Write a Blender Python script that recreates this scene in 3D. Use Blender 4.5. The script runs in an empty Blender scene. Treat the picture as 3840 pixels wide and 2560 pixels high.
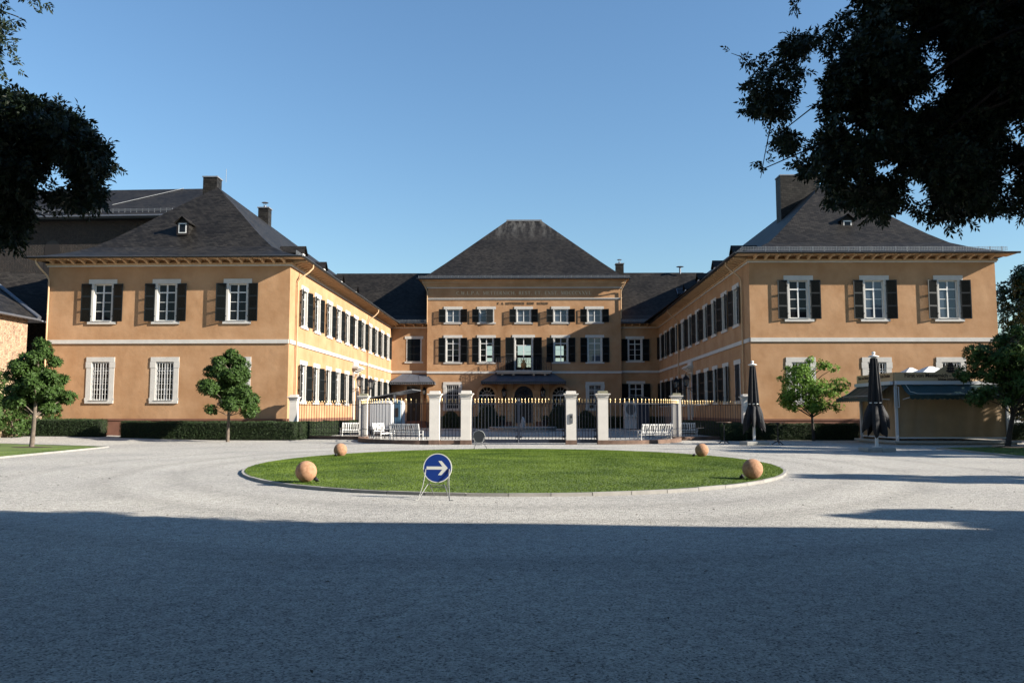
import bpy, math, random
import numpy as np
from mathutils import Vector, Matrix

# ------------------------------------------------------------------ scene, camera, light
S = bpy.context.scene
COL = S.collection
R = math.radians
rnd = random.Random(7)

F0 = 3100.0                       # focal length in pixels of the 3840 wide photograph
YAW, PITCH, CAMZ = R(0.83), R(4.94), 1.75
_f = Vector((-math.sin(YAW) * math.cos(PITCH), math.cos(YAW) * math.cos(PITCH), math.sin(PITCH)))
_r = Vector((math.cos(YAW), math.sin(YAW), 0))
_u = _r.cross(_f)


def ray(px, py):
    return _f * F0 + _r * (px - 1920) + _u * (1280 - py)


def at(px, py, Y):
    d = ray(px, py)
    return Vector((0, 0, CAMZ)) + d * (Y / d.y)


def atx(px, py, X):
    d = ray(px, py)
    return Vector((0, 0, CAMZ)) + d * (X / d.x)


def gnd(px, py, z=0.0):
    d = ray(px, py)
    return Vector((0, 0, CAMZ)) + d * ((z - CAMZ) / d.z)


cam = bpy.data.cameras.new('camera')
cam.sensor_width = 36
cam.lens = F0 / 3840 * 36
cam.clip_end = 3000
co = bpy.data.objects.new('camera', cam)
co.matrix_world = Matrix(((_r.x, _u.x, -_f.x, 0), (_r.y, _u.y, -_f.y, 0), (_r.z, _u.z, -_f.z, CAMZ), (0, 0, 0, 1)))
COL.objects.link(co)
S.camera = co

SUN = Vector((1, -0.275, 0.475)).normalized()
W = bpy.data.worlds.new('World')
S.world = W
W.use_nodes = True
nt = W.node_tree
bg = nt.nodes['Background']
sky = nt.nodes.new('ShaderNodeTexSky')
sky.sky_type = 'NISHITA'
sky.sun_disc = False
sky.sun_elevation = math.asin(SUN.z)
sky.sun_rotation = math.atan2(SUN.x, SUN.y)
sky.air_density = 1.5
sky.dust_density = 0.0
sky.ozone_density = 6.4
nt.links.new(sky.outputs[0], bg.inputs[0])
bg.inputs[1].default_value = 0.061
sl = bpy.data.lights.new('sun', 'SUN')
sl.energy = 5.0
sl.angle = R(0.53)
sl.color = (1.0, 0.93, 0.82)
so = bpy.data.objects.new('sun', sl)
so.rotation_euler = (-SUN).to_track_quat('-Z', 'Y').to_euler()
so.location = (40, -20, 60)
COL.objects.link(so)
S.view_settings.view_transform = 'Standard'
S.view_settings.look = 'None'
S.view_settings.exposure = 1.52
S.view_settings.gamma = 1.0
S.cycles.max_bounces = 6
S.cycles.transparent_max_bounces = 8
S.cycles.use_denoising = True


# ------------------------------------------------------------------ materials
AL = 0.74


def mat(name, c, rough=0.7, metal=0.0, var=0.0, vscale=3.0, bump=0.0, bscale=30.0, spec=0.4, detail=4, c2=None, island=0.0, trans=0.0):
    c = [x * AL for x in c]
    c2 = [x * AL for x in c2] if c2 else None
    m = bpy.data.materials.new(name)
    m.use_nodes = True
    t = m.node_tree
    b = t.nodes['Principled BSDF']
    b.inputs['Roughness'].default_value = rough
    b.inputs['Metallic'].default_value = metal
    b.inputs['Diffuse Roughness'].default_value = .25 if rough > .75 else 0.0
    b.inputs['Specular IOR Level'].default_value = spec
    b.inputs['Base Color'].default_value = (*c, 1)
    L = t.links.new
    tc = t.nodes.new('ShaderNodeTexCoord')
    src = None
    if var or c2:
        n = t.nodes.new('ShaderNodeTexNoise')
        n.inputs['Scale'].default_value = vscale
        n.inputs['Detail'].default_value = detail
        L(tc.outputs['Object'], n.inputs['Vector'])
        rp = t.nodes.new('ShaderNodeValToRGB')
        lo = [x * (1 - var) for x in c]
        hi = [min(1, x * (1 + var)) for x in (c2 or c)]
        rp.color_ramp.elements[0].position = 0.3
        rp.color_ramp.elements[1].position = 0.7
        rp.color_ramp.elements[0].color = (*lo, 1)
        rp.color_ramp.elements[1].color = (*hi, 1)
        L(n.outputs['Fac'], rp.inputs['Fac'])
        src = rp.outputs['Color']
    if island:
        g = t.nodes.new('ShaderNodeNewGeometry')
        hs = t.nodes.new('ShaderNodeHueSaturation')
        ma = t.nodes.new('ShaderNodeMapRange')
        ma.inputs['To Min'].default_value = 1 - island
        ma.inputs['To Max'].default_value = 1 + island
        L(g.outputs['Random Per Island'], ma.inputs['Value'])
        L(ma.outputs[0], hs.inputs['Value'])
        if src:
            L(src, hs.inputs['Color'])
        else:
            hs.inputs['Color'].default_value = (*c, 1)
        src = hs.outputs[0]
    if src:
        L(src, b.inputs['Base Color'])
    if bump:
        n2 = t.nodes.new('ShaderNodeTexNoise')
        n2.inputs['Scale'].default_value = bscale
        n2.inputs['Detail'].default_value = 5
        L(tc.outputs['Object'], n2.inputs['Vector'])
        bp = t.nodes.new('ShaderNodeBump')
        bp.inputs['Strength'].default_value = bump
        bp.inputs['Distance'].default_value = 0.03
        L(n2.outputs['Fac'], bp.inputs['Height'])
        L(bp.outputs[0], b.inputs['Normal'])
    if trans:
        out = t.nodes['Material Output']
        tr = t.nodes.new('ShaderNodeBsdfTranslucent')
        mx = t.nodes.new('ShaderNodeMixShader')
        mx.inputs[0].default_value = trans
        if src:
            L(src, tr.inputs[0])
        else:
            tr.inputs[0].default_value = (*c, 1)
        L(b.outputs[0], mx.inputs[1])
        L(tr.outputs[0], mx.inputs[2])
        L(mx.outputs[0], out.inputs['Surface'])
    return m


def tex_mat(name, kind, weather=False):
    """slate roofs and rubble walls laid out in metres over the UV map"""
    m = bpy.data.materials.new(name)
    m.use_nodes = True
    t = m.node_tree
    N, L = t.nodes.new, t.links.new
    b = t.nodes['Principled BSDF']
    uv = N('ShaderNodeUVMap')
    br = N('ShaderNodeTexBrick')
    noise = N('ShaderNodeTexNoise')
    tc = N('ShaderNodeTexCoord')
    mix = N('ShaderNodeMix')
    mix.data_type = 'RGBA'
    mix.blend_type = 'MULTIPLY'
    mix.inputs['Factor'].default_value = 1
    rp = N('ShaderNodeValToRGB')
    bp = N('ShaderNodeBump')
    L(tc.outputs['Object'], noise.inputs['Vector'])
    if kind == 'slate':
        mp = N('ShaderNodeMapping')
        mp.inputs['Rotation'].default_value = (0, 0, R(7))
        L(uv.outputs[0], mp.inputs['Vector'])
        L(mp.outputs[0], br.inputs['Vector'])
        for k, v in (('Scale', 1), ('Brick Width', .34), ('Row Height', .19), ('Mortar Size', .014), ('Mortar Smooth', .4), ('Bias', -.1)):
            br.inputs[k].default_value = v
        br.inputs['Color1'].default_value = (.025, .0225, .0205, 1)
        br.inputs['Color2'].default_value = (.0085, .0076, .0070, 1)
        br.inputs['Mortar'].default_value = (.003, .003, .003, 1)
        noise.inputs['Scale'].default_value = .35
        noise.inputs['Detail'].default_value = 8
        rp.color_ramp.elements[0].position = .3
        rp.color_ramp.elements[0].color = (.7, .7, .7, 1)
        rp.color_ramp.elements[1].position = .75
        rp.color_ramp.elements[1].color = (1.3, 1.27, 1.2, 1)
        b.inputs['Roughness'].default_value = .55
        b.inputs['Specular IOR Level'].default_value = .14
        bp.inputs['Strength'].default_value = .8
        bp.inputs['Distance'].default_value = .03
    else:
        mp = N('ShaderNodeMapping')
        mp.inputs['Scale'].default_value = (3.2, 8.5, 1)
        nz = N('ShaderNodeTexNoise')
        nz.inputs['Scale'].default_value = 1.1
        ad = N('ShaderNodeVectorMath')
        ad.operation = 'MULTIPLY_ADD'
        ad.inputs[1].default_value = (.5, .35, 0)
        L(uv.outputs[0], mp.inputs['Vector'])
        L(uv.outputs[0], nz.inputs['Vector'])
        L(nz.outputs['Color'], ad.inputs[0])
        L(mp.outputs[0], ad.inputs[2])
        ve, vc = N('ShaderNodeTexVoronoi'), N('ShaderNodeTexVoronoi')
        ve.feature = 'DISTANCE_TO_EDGE'
        for v in (ve, vc):
            v.voronoi_dimensions = '2D'
            v.inputs['Scale'].default_value = 1
            v.inputs['Randomness'].default_value = .85
            L(ad.outputs[0], v.inputs['Vector'])
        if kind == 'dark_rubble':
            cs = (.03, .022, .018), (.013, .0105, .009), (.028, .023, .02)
        else:
            cs = (.37, .235, .145), (.20, .125, .08), (.42, .32, .225)
        sp, rc, re = N('ShaderNodeSeparateColor'), N('ShaderNodeValToRGB'), N('ShaderNodeValToRGB')
        L(vc.outputs['Color'], sp.inputs[0])
        L(sp.outputs[0], rc.inputs[0])
        rc.color_ramp.elements[0].color = (*cs[1], 1)
        rc.color_ramp.elements[1].color = (*cs[0], 1)
        re.color_ramp.elements[0].position, re.color_ramp.elements[1].position = .05, .14
        L(ve.outputs['Distance'], re.inputs[0])
        br = N('ShaderNodeMix')
        br.data_type = 'RGBA'
        br.inputs[6].default_value = (*cs[2], 1)
        L(re.outputs[0], br.inputs[0])
        L(rc.outputs[0], br.inputs[7])
        noise.inputs['Scale'].default_value = 2.5
        noise.inputs['Detail'].default_value = 6
        rp.color_ramp.elements[0].position = .25
        rp.color_ramp.elements[0].color = (.6, .56, .55, 1)
        rp.color_ramp.elements[1].position = .7
        rp.color_ramp.elements[1].color = (1.25, 1.2, 1.15, 1)
        b.inputs['Roughness'].default_value = .9
        bp.inputs['Strength'].default_value = .8
        bp.inputs['Distance'].default_value = .05
    L(noise.outputs['Fac'], rp.inputs['Fac'])
    L(br.outputs['Color'] if kind == 'slate' else br.outputs[2], mix.inputs[6])
    L(rp.outputs['Color'], mix.inputs[7])
    colour = mix.outputs[2]
    if weather:
        # pale lichen and lime streaks washed down from the ridge
        sx, mr, wn, mm, wm = N('ShaderNodeSeparateXYZ'), N('ShaderNodeMapRange'), N('ShaderNodeTexNoise'), N('ShaderNodeMapping'), N('ShaderNodeMix')
        L(uv.outputs[0], sx.inputs[0])
        mr.inputs['From Min'].default_value, mr.inputs['From Max'].default_value = 10.0, 16.0
        L(sx.outputs['Y'], mr.inputs['Value'])
        mm.inputs['Scale'].default_value = (1.1, .22, 1)
        L(uv.outputs[0], mm.inputs['Vector'])
        L(mm.outputs[0], wn.inputs['Vector'])
        wn.inputs['Scale'].default_value = 1.2
        wn.inputs['Detail'].default_value = 9
        wn.inputs['Roughness'].default_value = .7
        wr = N('ShaderNodeValToRGB')
        wr.color_ramp.elements[0].position, wr.color_ramp.elements[1].position = .46, .72
        L(wn.outputs['Fac'], wr.inputs[0])
        mu = N('ShaderNodeMath')
        mu.operation = 'MULTIPLY'
        L(mr.outputs[0], mu.inputs[0])
        L(wr.outputs[0], mu.inputs[1])
        wm.data_type = 'RGBA'
        wm.inputs[7].default_value = (.13, .125, .115, 1)
        L(mu.outputs[0], wm.inputs[0])
        L(colour, wm.inputs[6])
        colour = wm.outputs[2]
    L(colour, b.inputs['Base Color'])
    L(br.outputs['Color'] if kind == 'slate' else re.outputs[0], bp.inputs['Height'])
    L(bp.outputs[0], b.inputs['Normal'])
    return m


def plaster_mat(name, c, dirt=0.07):
    """lime wash: broad cloudy tone, fine trowel marks and faint rain streaks"""
    m = bpy.data.materials.new(name)
    m.use_nodes = True
    t = m.node_tree
    N, L = t.nodes.new, t.links.new
    b = t.nodes['Principled BSDF']
    tc = N('ShaderNodeTexCoord')
    mp = N('ShaderNodeMapping')
    mp.inputs['Scale'].default_value = (.9, .9, .22)
    n1, n2, n3 = N('ShaderNodeTexNoise'), N('ShaderNodeTexNoise'), N('ShaderNodeTexNoise')
    n1.inputs['Scale'].default_value = .55
    n1.inputs['Detail'].default_value = 7
    n1.inputs['Roughness'].default_value = .62
    n2.inputs['Scale'].default_value = 1.6
    n2.inputs['Detail'].default_value = 5
    n3.inputs['Scale'].default_value = 1.9
    n3.inputs['Detail'].default_value = 8
    L(tc.outputs['Object'], n1.inputs['Vector'])
    L(tc.outputs['Object'], mp.inputs['Vector'])
    L(mp.outputs[0], n2.inputs['Vector'])
    L(tc.outputs['Object'], n3.inputs['Vector'])
    r1, r2 = N('ShaderNodeValToRGB'), N('ShaderNodeValToRGB')
    r1.color_ramp.elements[0].position, r1.color_ramp.elements[1].position = .32, .68
    r1.color_ramp.elements[0].color = (c[0] * .82, c[1] * .77, c[2] * .72, 1)
    r1.color_ramp.elements[1].color = (c[0] * 1.07, c[1] * 1.10, c[2] * 1.15, 1)
    r2.color_ramp.elements[0].position, r2.color_ramp.elements[1].position = .30, .56
    r2.color_ramp.elements[0].color = (1 - dirt, 1 - dirt, 1 - dirt, 1)
    r2.color_ramp.elements[1].color = (1, 1, 1, 1)
    L(n1.outputs['Fac'], r1.inputs['Fac'])
    L(n2.outputs['Fac'], r2.inputs['Fac'])
    mix = N('ShaderNodeMix')
    mix.data_type = 'RGBA'
    mix.blend_type = 'MULTIPLY'
    mix.inputs['Factor'].default_value = 1
    L(r1.outputs[0], mix.inputs[6])
    L(r2.outputs[0], mix.inputs[7])
    L(mix.outputs[2], b.inputs['Base Color'])
    b.inputs['Roughness'].default_value = .92
    b.inputs['Diffuse Roughness'].default_value = .2
    b.inputs['Specular IOR Level'].default_value = .2
    bp = N('ShaderNodeBump')
    bp.inputs['Strength'].default_value = .35
    bp.inputs['Distance'].default_value = .05
    L(n3.outputs['Fac'], bp.inputs['Height'])
    L(bp.outputs[0], b.inputs['Normal'])
    return m


def gravel_mat():
    m = bpy.data.materials.new('gravel')
    m.use_nodes = True
    t = m.node_tree
    N, L = t.nodes.new, t.links.new
    b = t.nodes['Principled BSDF']
    tc = N('ShaderNodeTexCoord')
    vo = N('ShaderNodeTexVoronoi')
    vo.inputs['Scale'].default_value = 66
    vb = N('ShaderNodeTexVoronoi')
    vb.inputs['Scale'].default_value = 9
    big, mid = N('ShaderNodeTexNoise'), N('ShaderNodeTexNoise')
    big.inputs['Scale'].default_value = .22
    big.inputs['Detail'].default_value = 6
    mid.inputs['Scale'].default_value = 5
    mid.inputs['Detail'].default_value = 8
    mid.inputs['Roughness'].default_value = .75
    for n in (vo, vb, big, mid):
        L(tc.outputs['Object'], n.inputs['Vector'])
    bw = N('ShaderNodeSeparateColor')
    L(vo.outputs['Color'], bw.inputs[0])
    r = N('ShaderNodeValToRGB')
    e = r.color_ramp.elements
    e[0].position, e[0].color = 0, (.105, .10, .095, 1)
    e[1].position, e[1].color = 1, (.50, .478, .435, 1)
    k = e.new(.3)
    k.color = (.335, .32, .296, 1)
    L(bw.outputs[0], r.inputs[0])
    rb, rm = N('ShaderNodeValToRGB'), N('ShaderNodeValToRGB')
    rb.color_ramp.elements[0].position, rb.color_ramp.elements[1].position = .35, .65
    rb.color_ramp.elements[0].color = (.88, .88, .88, 1)
    rb.color_ramp.elements[1].color = (1.08, 1.07, 1.04, 1)
    rm.color_ramp.elements[0].position, rm.color_ramp.elements[1].position = .34, .6
    rm.color_ramp.elements[0].color = (.74, .74, .74, 1)
    rm.color_ramp.elements[1].color = (1.05, 1.05, 1.05, 1)
    L(big.outputs[0], rb.inputs[0])
    L(mid.outputs[0], rm.inputs[0])
    a = []
    for i in range(2):
        q = N('ShaderNodeMix')
        q.data_type = 'RGBA'
        q.blend_type = 'MULTIPLY'
        q.inputs['Factor'].default_value = 1
        a.append(q)
    L(r.outputs[0], a[0].inputs[6])
    L(rb.outputs[0], a[0].inputs[7])
    L(a[0].outputs[2], a[1].inputs[6])
    L(rm.outputs[0], a[1].inputs[7])
    L(a[1].outputs[2], b.inputs['Base Color'])
    # wheel lanes worn round the oval lawn, broken up by noise
    mp = N('ShaderNodeMapping')
    mp.inputs['Location'].default_value = (.33 / 8.55, -28.3 / 10.8, 0)
    mp.inputs['Scale'].default_value = (1 / 8.55, 1 / 10.8, 0)
    L(tc.outputs['Object'], mp.inputs['Vector'])
    ln = N('ShaderNodeVectorMath')
    ln.operation = 'LENGTH'
    L(mp.outputs[0], ln.inputs[0])
    wob = N('ShaderNodeMath')
    wob.operation = 'MULTIPLY_ADD'
    wob.inputs[1].default_value = .16
    L(big.outputs[0], wob.inputs[0])
    L(ln.outputs['Value'], wob.inputs[2])
    rl_ = N('ShaderNodeValToRGB')
    el = rl_.color_ramp.elements
    el[0].position, el[0].color = 0, (1, 1, 1, 1)
    el[1].position, el[1].color = 1, (1, 1, 1, 1)
    for p_, v_ in ((.605, 1), (.63, .86), (.665, 1.0), (.70, 1.05), (.73, .85), (.765, 1.0), (.86, 1.04), (.89, .88), (.92, 1)):
        q_ = el.new(p_)
        q_.color = (v_, v_, v_, 1)
    hf = N('ShaderNodeMath')
    hf.operation = 'MULTIPLY'
    hf.inputs[1].default_value = .5
    L(wob.outputs[0], hf.inputs[0])
    L(hf.outputs[0], rl_.inputs[0])
    q3 = N('ShaderNodeMix')
    q3.data_type = 'RGBA'
    q3.blend_type = 'MULTIPLY'
    q3.inputs['Factor'].default_value = 1
    L(a[1].outputs[2], q3.inputs[6])
    L(rl_.outputs[0], q3.inputs[7])
    L(q3.outputs[2], b.inputs['Base Color'])
    b.inputs['Roughness'].default_value = .95
    b.inputs['Specular IOR Level'].default_value = .15
    ad = N('ShaderNodeMath')
    ad.operation = 'ADD'
    L(vo.outputs['Distance'], ad.inputs[0])
    L(mid.outputs[0], ad.inputs[1])
    bp = N('ShaderNodeBump')
    bp.inputs['Strength'].default_value = .55
    bp.inputs['Distance'].default_value = .025
    L(ad.outputs[0], bp.inputs['Height'])
    L(bp.outputs[0], b.inputs['Normal'])
    return m


def glass_mat(name, c, see=0.0, rough=0.03, spec=0.6):
    m = mat(name, c, rough, spec=spec)
    if see:
        t = m.node_tree
        tr = t.nodes.new('ShaderNodeBsdfTransparent')
        mx = t.nodes.new('ShaderNodeMixShader')
        mx.inputs[0].default_value = see
        t.links.new(t.nodes['Principled BSDF'].outputs[0], mx.inputs[1])
        t.links.new(tr.outputs[0], mx.inputs[2])
        t.links.new(mx.outputs[0], t.nodes['Material Output'].inputs['Surface'])
    return m


OCHRE = (.388, .226, .118)
M = dict(
    ochre=plaster_mat('ochre_plaster', OCHRE), ochre_trim=plaster_mat('ochre_trim', (.50, .34, .20), .05),  # trim colour lightened to stand in for bounced light under the eaves
    cream=plaster_mat('cream_plaster', (.45, .33, .22)),
    stone=mat('pale_stone', (.64, .61, .56), .8, var=.07, vscale=2.5, bump=.12, bscale=25),
    plinth=mat('red_sandstone', (.21, .095, .06), .85, var=.12, vscale=2, bump=.2),
    slate=tex_mat('slate', 'slate'), oldslate=tex_mat('weathered_slate', 'slate', True), rubble=tex_mat('rubble_stone', 'rubble'), darkrubble=tex_mat('dark_rubble', 'dark_rubble'),
    awn=mat('awning_metal', (.085, .095, .12), .5, var=.15, vscale=3), lead=mat('lead_sheet', (.20, .21, .23), .45, var=.12, vscale=4), zinc=mat('zinc', (.20, .21, .235), .4, metal=.6, var=.1, vscale=3),
    gutter=mat('dark_gutter', (.022, .026, .028), .5), guard=mat('snow_guard_metal', (.26, .27, .28), .5, metal=.4),
    white=mat('white_paint', (.76, .75, .72), .5, var=.03, vscale=6), shutter=mat('shutter_paint', (.006, .009, .010), .5, spec=.3),
    pane=glass_mat('window_glass', (.010, .011, .013), 0, .03, .22), bluepane=glass_mat('blue_grey_glass', (.055, .075, .105)), clear=glass_mat('clear_glass', (.01, .012, .015), .88),  # blue-grey panes are opaque tinted glass with nothing hung behind
    iron=mat('black_iron', (.012, .015, .022), .45), blueiron=mat('blue_black_iron', (.016, .022, .04), .42), gold=mat('gilding', (.62, .46, .24), .38, metal=.8), oldgold=mat('dull_gilding', (.40, .22, .08), .5, metal=.5),
    pillar=mat('pillar_render', (.76, .71, .64), .85, var=.06, vscale=2, bump=.1), base=mat('brown_sandstone', (.17, .105, .075), .9, var=.3, vscale=3, bump=.3),
    moss=mat('weathered_cap', (.33, .31, .22), .9, var=.2, vscale=9, bump=.3),
    gravel=gravel_mat(), lawn=mat('lawn_soil', (.060, .105, .018), .95, var=.22, vscale=.55, c2=(.098, .140, .026)),
    blade=mat('grass_blade', (.082, .150, .015), .7, island=.22, var=.25, vscale=.55, c2=(.130, .188, .024), trans=.2, spec=.15),
    kerb=mat('kerb_stone', (.33, .315, .29), .9, var=.15, vscale=3, bump=.2), soil=mat('bark_mulch', (.035, .02, .013), .95, var=.4, vscale=20, bump=.5),
    magnolia=mat('magnolia_leaf', (.048, .092, .018), .6, island=.4, trans=.2, spec=.2), maple=mat('maple_leaf', (.14, .25, .038), .6, island=.35, trans=.35, spec=.2),
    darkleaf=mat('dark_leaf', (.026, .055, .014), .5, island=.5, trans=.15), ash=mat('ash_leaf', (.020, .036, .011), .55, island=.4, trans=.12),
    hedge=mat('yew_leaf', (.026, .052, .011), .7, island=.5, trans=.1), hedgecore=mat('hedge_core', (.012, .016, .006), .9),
    bark=mat('grey_bark', (.16, .125, .095), .9, var=.3, vscale=8, bump=.5), darkbark=mat('dark_bark', (.045, .035, .028), .9, var=.3, vscale=8, bump=.5),
    terra=mat('terracotta_stone', (.40, .205, .105), .85, var=.13, vscale=14, bump=.35, bscale=55, c2=(.47, .26, .15), detail=8),
    blue=mat('blue_sign', (.006, .036, .22), .4), signwhite=mat('sign_white', (.70, .70, .64), .45), steel=mat('galvanised_steel', (.26, .26, .25), .5, metal=.5, var=.1, vscale=20),
    signback=mat('sign_back', (.07, .074, .08), .55, var=.1, vscale=4), canvas=mat('black_canvas', (.007, .008, .011), .68, bump=.25, bscale=9, spec=.25), concrete=mat('concrete', (.36, .35, .32), .9, var=.12, vscale=6, bump=.2),
    greencloth=mat('dark_green_awning', (.010, .036, .032), .6, var=.15, vscale=3), tan=mat('tan_fascia', (.56, .37, .19), .6, var=.06, vscale=2), tarp=mat('tan_tarpaulin', (.34, .225, .12), .55, var=.14, vscale=1.2, bump=.35, bscale=2.2),
    brownink=mat('brown_lettering', (.035, .018, .012), .6), letter=mat('stone_lettering', (.72, .62, .42), .7), bronze=mat('bronze_lettering', (.15, .10, .055), .6),
    tent=mat('white_canvas', (.78, .78, .76), .7), wood=mat('dark_wood', (.022, .014, .010), .5), brown=mat('table_top', (.12, .07, .045), .4),
    trailer=mat('trailer_white', (.60, .61, .62), .35), grey=mat('grey_panel', (.13, .135, .145), .5), bluep=mat('blue_panel', (.06, .14, .22), .5), darkblue=mat('dark_blue_panel', (.025, .032, .06), .5), rubber=mat('tyre', (.012, .012, .013), .8),
    water=mat('fountain_water', (.60, .63, .66), .25), basin=mat('basin_stone', (.34, .32, .30), .85, var=.1, vscale=2), lampglass=glass_mat('lamp_glass', (.30, .31, .30), .55, .1),
    pot=mat('dark_pot', (.02, .021, .024), .5), flower=mat('red_flower', (.28, .05, .03), .6, island=.5),
)


# ------------------------------------------------------------------ mesh helpers
class MB:
    def __init__(s):
        s.v, s.f, s.mi, s.uv, s.sm = [], [], [], [], []

    def face(s, pts, mi=0, uv=None, smooth=False):
        n = len(s.v)
        s.v += [tuple(p) for p in pts]
        s.f.append(tuple(range(n, n + len(pts))))
        s.mi.append(mi)
        s.uv.append(uv)
        s.sm.append(smooth)

    def grid(s, rows, mi=0, close=False, smooth=True):
        n = len(s.v)
        c = len(rows[0])
        for r in rows:
            s.v += [tuple(p) for p in r]
        for i in range(len(rows) - 1):
            for j in range(c if close else c - 1):
                k = (j + 1) % c
                s.f.append((n + i * c + j, n + i * c + k, n + (i + 1) * c + k, n + (i + 1) * c + j))
                s.mi.append(mi)
                s.uv.append(None)
                s.sm.append(smooth)

    def box(s, x0, x1, y0, y1, z0, z1, mi=0, M4=None):
        c = [Vector((x, y, z)) for z in (z0, z1) for y in (y0, y1) for x in (x0, x1)]
        if M4 is not None:
            c = [M4 @ p for p in c]
        n = len(s.v)
        s.v += [tuple(p) for p in c]
        for q in ((0, 2, 3, 1), (4, 5, 7, 6), (0, 1, 5, 4), (1, 3, 7, 5), (3, 2, 6, 7), (2, 0, 4, 6)):
            s.f.append(tuple(n + i for i in q))
            s.mi.append(mi)
            s.uv.append(None)
            s.sm.append(False)
        return s

    def lathe(s, prof, n=16, c=(0, 0), mi=0, smooth=True, cap=True):
        rows = [[(c[0] + r * math.cos(2 * math.pi * j / n), c[1] + r * math.sin(2 * math.pi * j / n), z) for j in range(n)] for r, z in prof]
        s.grid(rows, mi, True, smooth)
        if cap:
            s.face(rows[-1], mi)
            s.face(rows[0][::-1], mi)
        return s

    def tube(s, pts, r, n=6, mi=0, cap=True):
        pts = [Vector(p) for p in pts]
        rr = r if isinstance(r, (list, tuple)) else [r] * len(pts)
        rows = []
        prev = None
        for i, p in enumerate(pts):
            d = (pts[min(i + 1, len(pts) - 1)] - pts[max(i - 1, 0)]).normalized()
            a = d.cross(Vector((0, 0, 1)))
            if a.length < .05:
                a = d.cross(Vector((1, 0, 0)))
            if prev is not None:
                a2 = prev - d * prev.dot(d)
                if a2.length > .05:
                    a = a2
            a.normalize()
            prev = a
            b = d.cross(a)
            rows.append([p + (a * math.cos(2 * math.pi * j / n) + b * math.sin(2 * math.pi * j / n)) * rr[i] for j in range(n)])
        s.grid(rows, mi, True)
        if cap:
            s.face(rows[0][::-1], mi)
            s.face(rows[-1], mi)
        return s

    def poly(s, pts2, d0, d1, plane='xz', mi=0):
        """extruded polygon: pts2 in the plane, d0..d1 along the third axis"""
        def P(a, b, d):
            return (a, d, b) if plane == 'xz' else ((a, b, d) if plane == 'xy' else (d, a, b))
        f = [P(a, b, d0) for a, b in pts2]
        g = [P(a, b, d1) for a, b in pts2]
        s.face(f, mi)
        s.face(g[::-1], mi)
        for i in range(len(f)):
            j = (i + 1) % len(f)
            s.face((f[j], f[i], g[i], g[j]), mi)
        return s

    def mesh(s, name, mats):
        me = bpy.data.meshes.new(name)
        me.from_pydata(s.v, [], s.f)
        for m in (mats if isinstance(mats, (list, tuple)) else [mats]):
            me.materials.append(m)
        me.polygons.foreach_set('material_index', s.mi)
        me.polygons.foreach_set('use_smooth', s.sm)
        if any(u is not None for u in s.uv):
            l = me.uv_layers.new(name='UVMap')
            flat = []
            for f, u in zip(s.f, s.uv):
                for i in range(len(f)):
                    flat += u[i] if u else (s.v[f[i]][0] + s.v[f[i]][1], s.v[f[i]][2])
            l.data.foreach_set('uv', flat)
        me.update()
        return me

    def build(s, name, mats, parent=None, loc=(0, 0, 0), rz=0.0):
        return obj(name, s.mesh(name, mats), parent, loc, rz)


def obj(name, me, parent=None, loc=(0, 0, 0), rz=0.0):
    o = bpy.data.objects.new(name, me)
    o.location = loc
    o.rotation_euler = (0, 0, rz)
    if parent is not None:
        o.parent = parent
    COL.objects.link(o)
    return o


def tag(o, label=None, cat=None, group=None, kind=None):
    if label:
        o['label'] = label
    if cat:
        o['category'] = cat
    if group:
        o['group'] = group
    if kind:
        o['kind'] = kind
    return o


def thing(name, label, cat, loc=(0, 0, 0), rz=0.0, group=None):
    return tag(obj(name, None, None, loc, rz), label, cat, group)


def copy_tree(o, parent=None):
    c = o.copy()
    COL.objects.link(c)
    if parent is not None:
        c.parent = parent
    for ch in list(o.children):
        copy_tree(ch, c)
    return c


# ---- foliage: leaf-shaped faces spread through clumps
def sample_clumps(clumps, n, rg, shell=.45):
    w = np.array([c[3] * c[4] * c[5] for c in clumps]) ** .8
    idx = rg.choice(len(clumps), n, p=w / w.sum())
    C = np.array(clumps)[idx]
    d = rg.normal(size=(n, 3))
    d /= np.linalg.norm(d, axis=1)[:, None]
    r = shell + (1 - shell) * rg.random(n) ** .7
    return C[:, :3] + d * r[:, None] * C[:, 3:6], d


def frame_from(dirs, rg):
    a = np.cross(dirs, rg.normal(size=dirs.shape))
    a /= np.linalg.norm(a, axis=1)[:, None] + 1e-9
    return a, np.cross(dirs, a)


def leaf_faces(P, D, A, L, Wd):
    """rhombic leaves: base P, direction D, width axis A -> verts (n*4,3)"""
    L, Wd = np.asarray(L).reshape(-1, 1), np.asarray(Wd).reshape(-1, 1)
    Nn = np.cross(D, A)
    mid = P + D * L * .45 + Nn * Wd * .25
    v = np.stack([P, mid + A * Wd * .5, P + D * L - Nn * Wd * .1, mid - A * Wd * .5], 1)
    return v.reshape(-1, 3)


def quads_mesh(name, V, mats, extra=None):
    n = len(V) // 4
    me = bpy.data.meshes.new(name)
    ev, ef = extra or ([], [])
    nv = len(V) + len(ev)
    me.vertices.add(nv)
    allv = np.concatenate([V, np.array(ev).reshape(-1, 3)]) if len(ev) else V
    me.vertices.foreach_set('co', allv.astype(np.float32).ravel())
    nl = n * 4 + sum(len(f) for f in ef)
    me.loops.add(nl)
    li = np.arange(n * 4)
    if ef:
        li = np.concatenate([li, np.concatenate([np.array(f) for f in ef]) + n * 4])
    me.loops.foreach_set('vertex_index', li.astype(np.int32))
    me.polygons.add(n + len(ef))
    st = list(range(0, n * 4, 4))
    k = n * 4
    for f in ef:
        st.append(k)
        k += len(f)
    me.polygons.foreach_set('loop_start', st)
    for m in mats:
        me.materials.append(m)
    if ef:
        me.polygons.foreach_set('material_index', [0] * n + [1] * len(ef))
    me.update(calc_edges=True)
    me.validate()
    return me


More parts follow.
